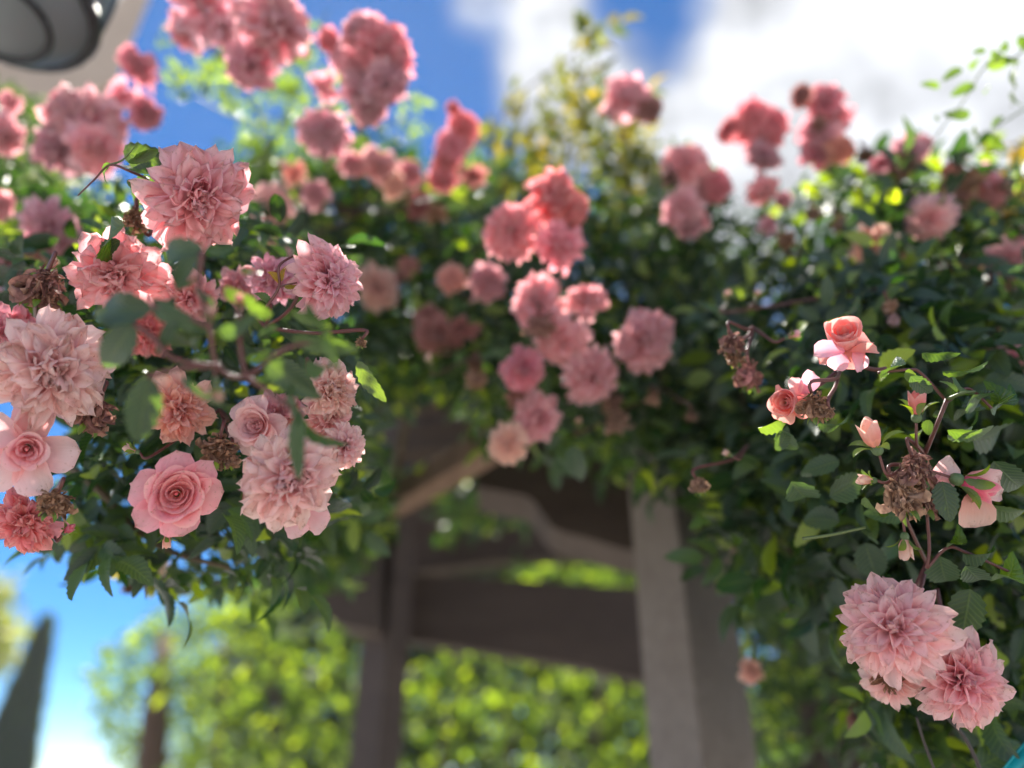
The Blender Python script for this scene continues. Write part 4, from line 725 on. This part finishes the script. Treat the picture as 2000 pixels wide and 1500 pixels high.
spray('tall backlit mass of rose petals with a pointed tip against blue', (700, 260, 1.05), [('C', 760, 125, 110, .91, .2, 0, 'deep'), ('C', 715, 170, 100, .92, 0, 0, 'dull'), ('C', 670, 120, 70, .93, 0, 0, 'dull'), ('C', 742, 90, 120, .9, .1, .1, 'deep'), ('C', 700, 60, 80, .9, -.1, .3, 'dull'), ('C', 752, 165, 110, .9, .2, -.1, 'dull'), ('C', 700, 130, 80, .92, 0, 0, 'dull'), ('C', 645, 80, 60, .95, -.2, 0, 'deep'), ('C', 720, 215, 70, .92, 0, -.3, 'dull')], False)
spray('small pink blooms under the tall backlit mass', (640, 320, 1.05), [('C', 635, 172, 68, .95, -.1, 0, 'dull'), ('C', 632, 262, 105, .93, 0, 0, 'dull')], False)
spray('coral pink ragged blooms low over the skyline beside the vine', (900, 360, 1.2), [('C', 895, 270, 75, 1.06, 0, 0, 'deep'), ('A', 870, 320, 70, 1.06, -.4, 0, 'coral'), ('C', 905, 250, 75, 1.05, .1, .2, 'coral'), ('C', 880, 290, 75, 1.05, -.1, 0, 'deep'), ('C', 865, 352, 60, 1.05, 0, 0, 'coral'), ('C', 925, 345, 60, 1.1, 0, 0, 'rust'), ('C', 885, 212, 40, 1.05, 0, .5, 'coral')], False)
spray('pale washed out roses in the hazy light behind the largest bloom', (700, 420, 1.25), [('C', 615, 380, 70, 1.1, 0, 0, 'dull'), ('C', 770, 365, 60, 1.1, 0, 0, 'cream'), ('D', 850, 420, 60, 1.1, 0, 0, 'brown'), ('C', 740, 325, 95, 1.1, 0, 0, 'pale'), ('C', 530, 400, 90, 1.0, 0, 0, 'pale'), ('C', 575, 340, 60, 1.1, 0, 0, 'peach'), ('C', 800, 340, 60, 1.15, 0, 0, 'pink'), ('C', 690, 320, 70, 1.1, 0, 0, 'dull'), ('C', 540, 490, 70, 1.0, 0, 0, 'pink'), ('C', 820, 400, 60, 1.2, 0, 0, 'rust')], False)
spray('dark mauve bloom with an upturned tip at the vine peak', (1220, 270, 1.25), [('C', 1225, 190, 100, 1.1, .1, .2, 'dull'), ('C', 1270, 215, 60, 1.1, .3, 0, 'mauve'), ('C', 1190, 215, 60, 1.12, 0, 0, 'mauve')], False)
spray('stack of dusky pink roses with dark hollows against the green', (1370, 440, 1.2), [('C', 1365, 360, 90, 1.04, 0, 0, 'pink'), ('C', 1345, 440, 70, 1.04, 0, -.2, 'dull'), ('D', 1310, 350, 50, 1.0, 0, 0, 'mauve'), ('C', 1340, 320, 95, 1.02, -.1, .2, 'pink'), ('C', 1330, 405, 95, 1.02, -.1, -.1, 'dull'), ('C', 1400, 365, 80, 1.03, .2, 0, 'deep'), ('C', 1365, 430, 60, 1.05, 0, 0, 'dull')], False)
spray('coral roses standing against cloud with an orange flushed side bloom', (1490, 350, 1.2), [('C', 1490, 265, 85, 1.06, 0, 0, 'deep'), ('C', 1455, 245, 70, 1.06, -.2, 0, 'deep'), ('C', 1472, 225, 75, 1.05, 0, .2, 'deep'), ('C', 1425, 252, 56, 1.05, -.3, 0, 'coral'), ('C', 1508, 245, 70, 1.05, .2, 0, 'deep'), ('C', 1490, 305, 75, 1.05, 0, -.1, 'dull')], False)
spray('tallest deep pink roses of the skyline with a shadowed gap', (1620, 340, 1.2), [('C', 1625, 235, 85, 1.06, .1, 0, 'deep'), ('D', 1600, 240, 50, 1.03, 0, 0, 'mauve'), ('C', 1595, 300, 70, 1.06, 0, -.2, 'deep'), ('C', 1612, 200, 90, 1.05, 0, .1, 'deep'), ('C', 1565, 188, 50, 1.05, -.2, 0, 'mauve'), ('C', 1600, 265, 85, 1.05, -.1, 0, 'dull'), ('C', 1640, 290, 70, 1.04, .2, 0, 'peach')], False)
spray('brownish pink fading rose standing alone above the ridge of leaves', (1770, 400, 1.15), [('C', 1720, 320, 60, 1.02, -.2, 0, 'dull'), ('D', 1750, 345, 60, 1.0, 0, 0, 'tan'), ('C', 1800, 285, 50, 1.0, .2, 0, 'dull'), ('C', 1770, 300, 88, 1.0, 0, .1, 'dull'), ('D', 1772, 320, 55, .98, 0, -.1, 'brown'), ('D', 1690, 305, 50, 1.0, 0, 0, 'brown')], False)
spray('brown withered heads beside a pink bloom at the ridge end', (1890, 430, 1.1), [('D', 1870, 385, 80, .95, 0, 0, 'mauve'), ('C', 1920, 345, 60, .97, 0, 0, 'dull'), ('D', 1890, 355, 85, .95, 0, 0, 'brown'), ('C', 1940, 375, 75, .98, .2, 0, 'pink'), ('D', 1860, 335, 60, .97, 0, 0, 'rust')], False)
spray('drooping dusty pink bloom with narrow petals on dark leaves', (1840, 470, 1.0), [('A', 1815, 430, 80, .87, -.3, -.3, 'pale'), ('D', 1850, 390, 60, .9, 0, 0, 'mauve'), ('C', 1800, 440, 60, .9, 0, 0, 'dull'), ('A', 1825, 415, 95, .88, 0, -.4, 'dull'), ('D', 1790, 400, 50, .9, 0, 0, 'tan')], False)
spray('pale tan rose resting on the dark foliage', (1720, 530, 1.0), [('C', 1740, 500, 55, .9, 0, 0, 'tan'), ('D', 1640, 440, 50, .95, 0, 0, 'tan'), ('C', 1685, 500, 60, .9, 0, 0, 'cream'), ('C', 1706, 476, 88, .87, 0, 0, 'cream')], False)
spray('round brown seed head high on the leafy slope', (1550, 520, 1.0), [('D', 1590, 420, 45, .95, 0, 0, 'tan'), ('C', 1500, 440, 48, .95, 0, 0, 'dull'), ('D', 1536, 472, 60, .88, 0, 0, 'brown')], False)
spray('split tan withered heads beneath the ridge', (1880, 590, .95), [('C', 1905, 545, 50, .86, 0, 0, 'cream'), ('D', 1850, 520, 40, .86, 0, 0, 'brown'), ('D', 1885, 530, 60, .84, .2, 0, 'tan'), ('D', 1845, 545, 55, .84, 0, 0, 'tan')], False)
spray('pink bloom cut by the frame edge below the yellow leaves', (1990, 570, .95), [('C', 1990, 470, 70, .88, 0, 0, 'dull'), ('D', 1940, 560, 50, .85, 0, 0, 'tan'), ('C', 1972, 520, 115, .85, 0, 0, 'pink')], False)
spray('faded pink bloom at the frame edge above the glossy leaves', (1990, 740, .9), [('D', 1960, 670, 50, .75, 0, 0, 'tan'), ('C', 1990, 730, 50, .75, 0, 0, 'cream'), ('A', 1975, 700, 75, .74, 0, -.3, 'dull')], False)
spray('small pink roses low against the lime leaves of the ridge', (1490, 420, 1.15), [('C', 1490, 370, 72, 1.0, 0, 0, 'pink'), ('C', 1530, 390, 40, 1.0, 0, 0, 'dull')], False)
spray('shrivelled tan and pink bloom hanging by a curved sunlit leaf', (1740, 560, .8), [('D', 1738, 600, 52, .70, 0, -.3, 'tan'), ('D', 1745, 625, 34, .70, 0, -.6, 'pink')], False, buds=[(1420, 580, 34, .78, 0, 1, 'tan', .1), (1478, 578, 28, .78, .2, 1, 'tan', .1)])
spray('small cream bloom floating beside the stucco post', (1480, 1240, 1.0), [('C', 1466, 1312, 48, .9, 0, 0, 'cream')], False)
spray('shrivelled mauve head below the paired pink roses', (1680, 1350, .85), [('D', 1668, 1412, 48, .72, 0, 0, 'mauve')], False)
lw = thing('rose_spray', 'yellow white blurred petals hanging under the dark leaves beneath the spiral rose', 'rose spray', P(290, 1080, .95), GRP)
bloom(lw, 'E', 292, 1105, 80, .85, 0, -.2, 'cream', near=False, hub=P(290, 1040, .9)); bloom(lw, 'D', 252, 1150, 45, .85, 0, -.2, 'mauve', near=False, hub=P(290, 1040, .9))
leaf_px(lw, 300, 1110, 290, 1170, .85, roll=.3, col=YEL, wid=1.2, yellow=True); leaf_px(lw, 215, 1080, 212, 1145, .85, roll=.3, col=YEL, wid=1.2, yellow=True)
for a_ in [(370, 1120, 385, 1145, LTG), (350, 1110, 352, 1180, DKG), (160, 1070, 150, 1135, DKG), (440, 1010, 436, 1048, LTG), (440, 1050, 436, 1080, LTG)]: leaf_px(lw, *a_[:4], .8, roll=.3, col=a_[4], wid=1.4)

# ------------------------------------------------------------ added thin volume standing in for lens glare
HAZE = 0.0015
if HAZE:
    hm, ht = mat('veil_haze'); hv = N(ht, 'ShaderNodeVolumePrincipled', ins={'Color': (.93, .95, 1, 1), 'Density': HAZE, 'Anisotropy': .55}); ho = N(ht, 'ShaderNodeOutputMaterial'); ht.links.new(hv.outputs[0], ho.inputs['Volume'])
    x0, x1, y0, y1, z0, z1 = -16, 8, -3, 18, -1, 8.5
    hz = link('veil_haze', mesh('veil_haze', [(x, y, z) for x in (x0, x1) for y in (y0, y1) for z in (z0, z1)], [[0, 1, 3, 2], [4, 6, 7, 5], [0, 4, 5, 1], [2, 3, 7, 6], [0, 2, 6, 4], [1, 5, 7, 3]], hm, smooth=False)); hz['kind'] = 'stuff'
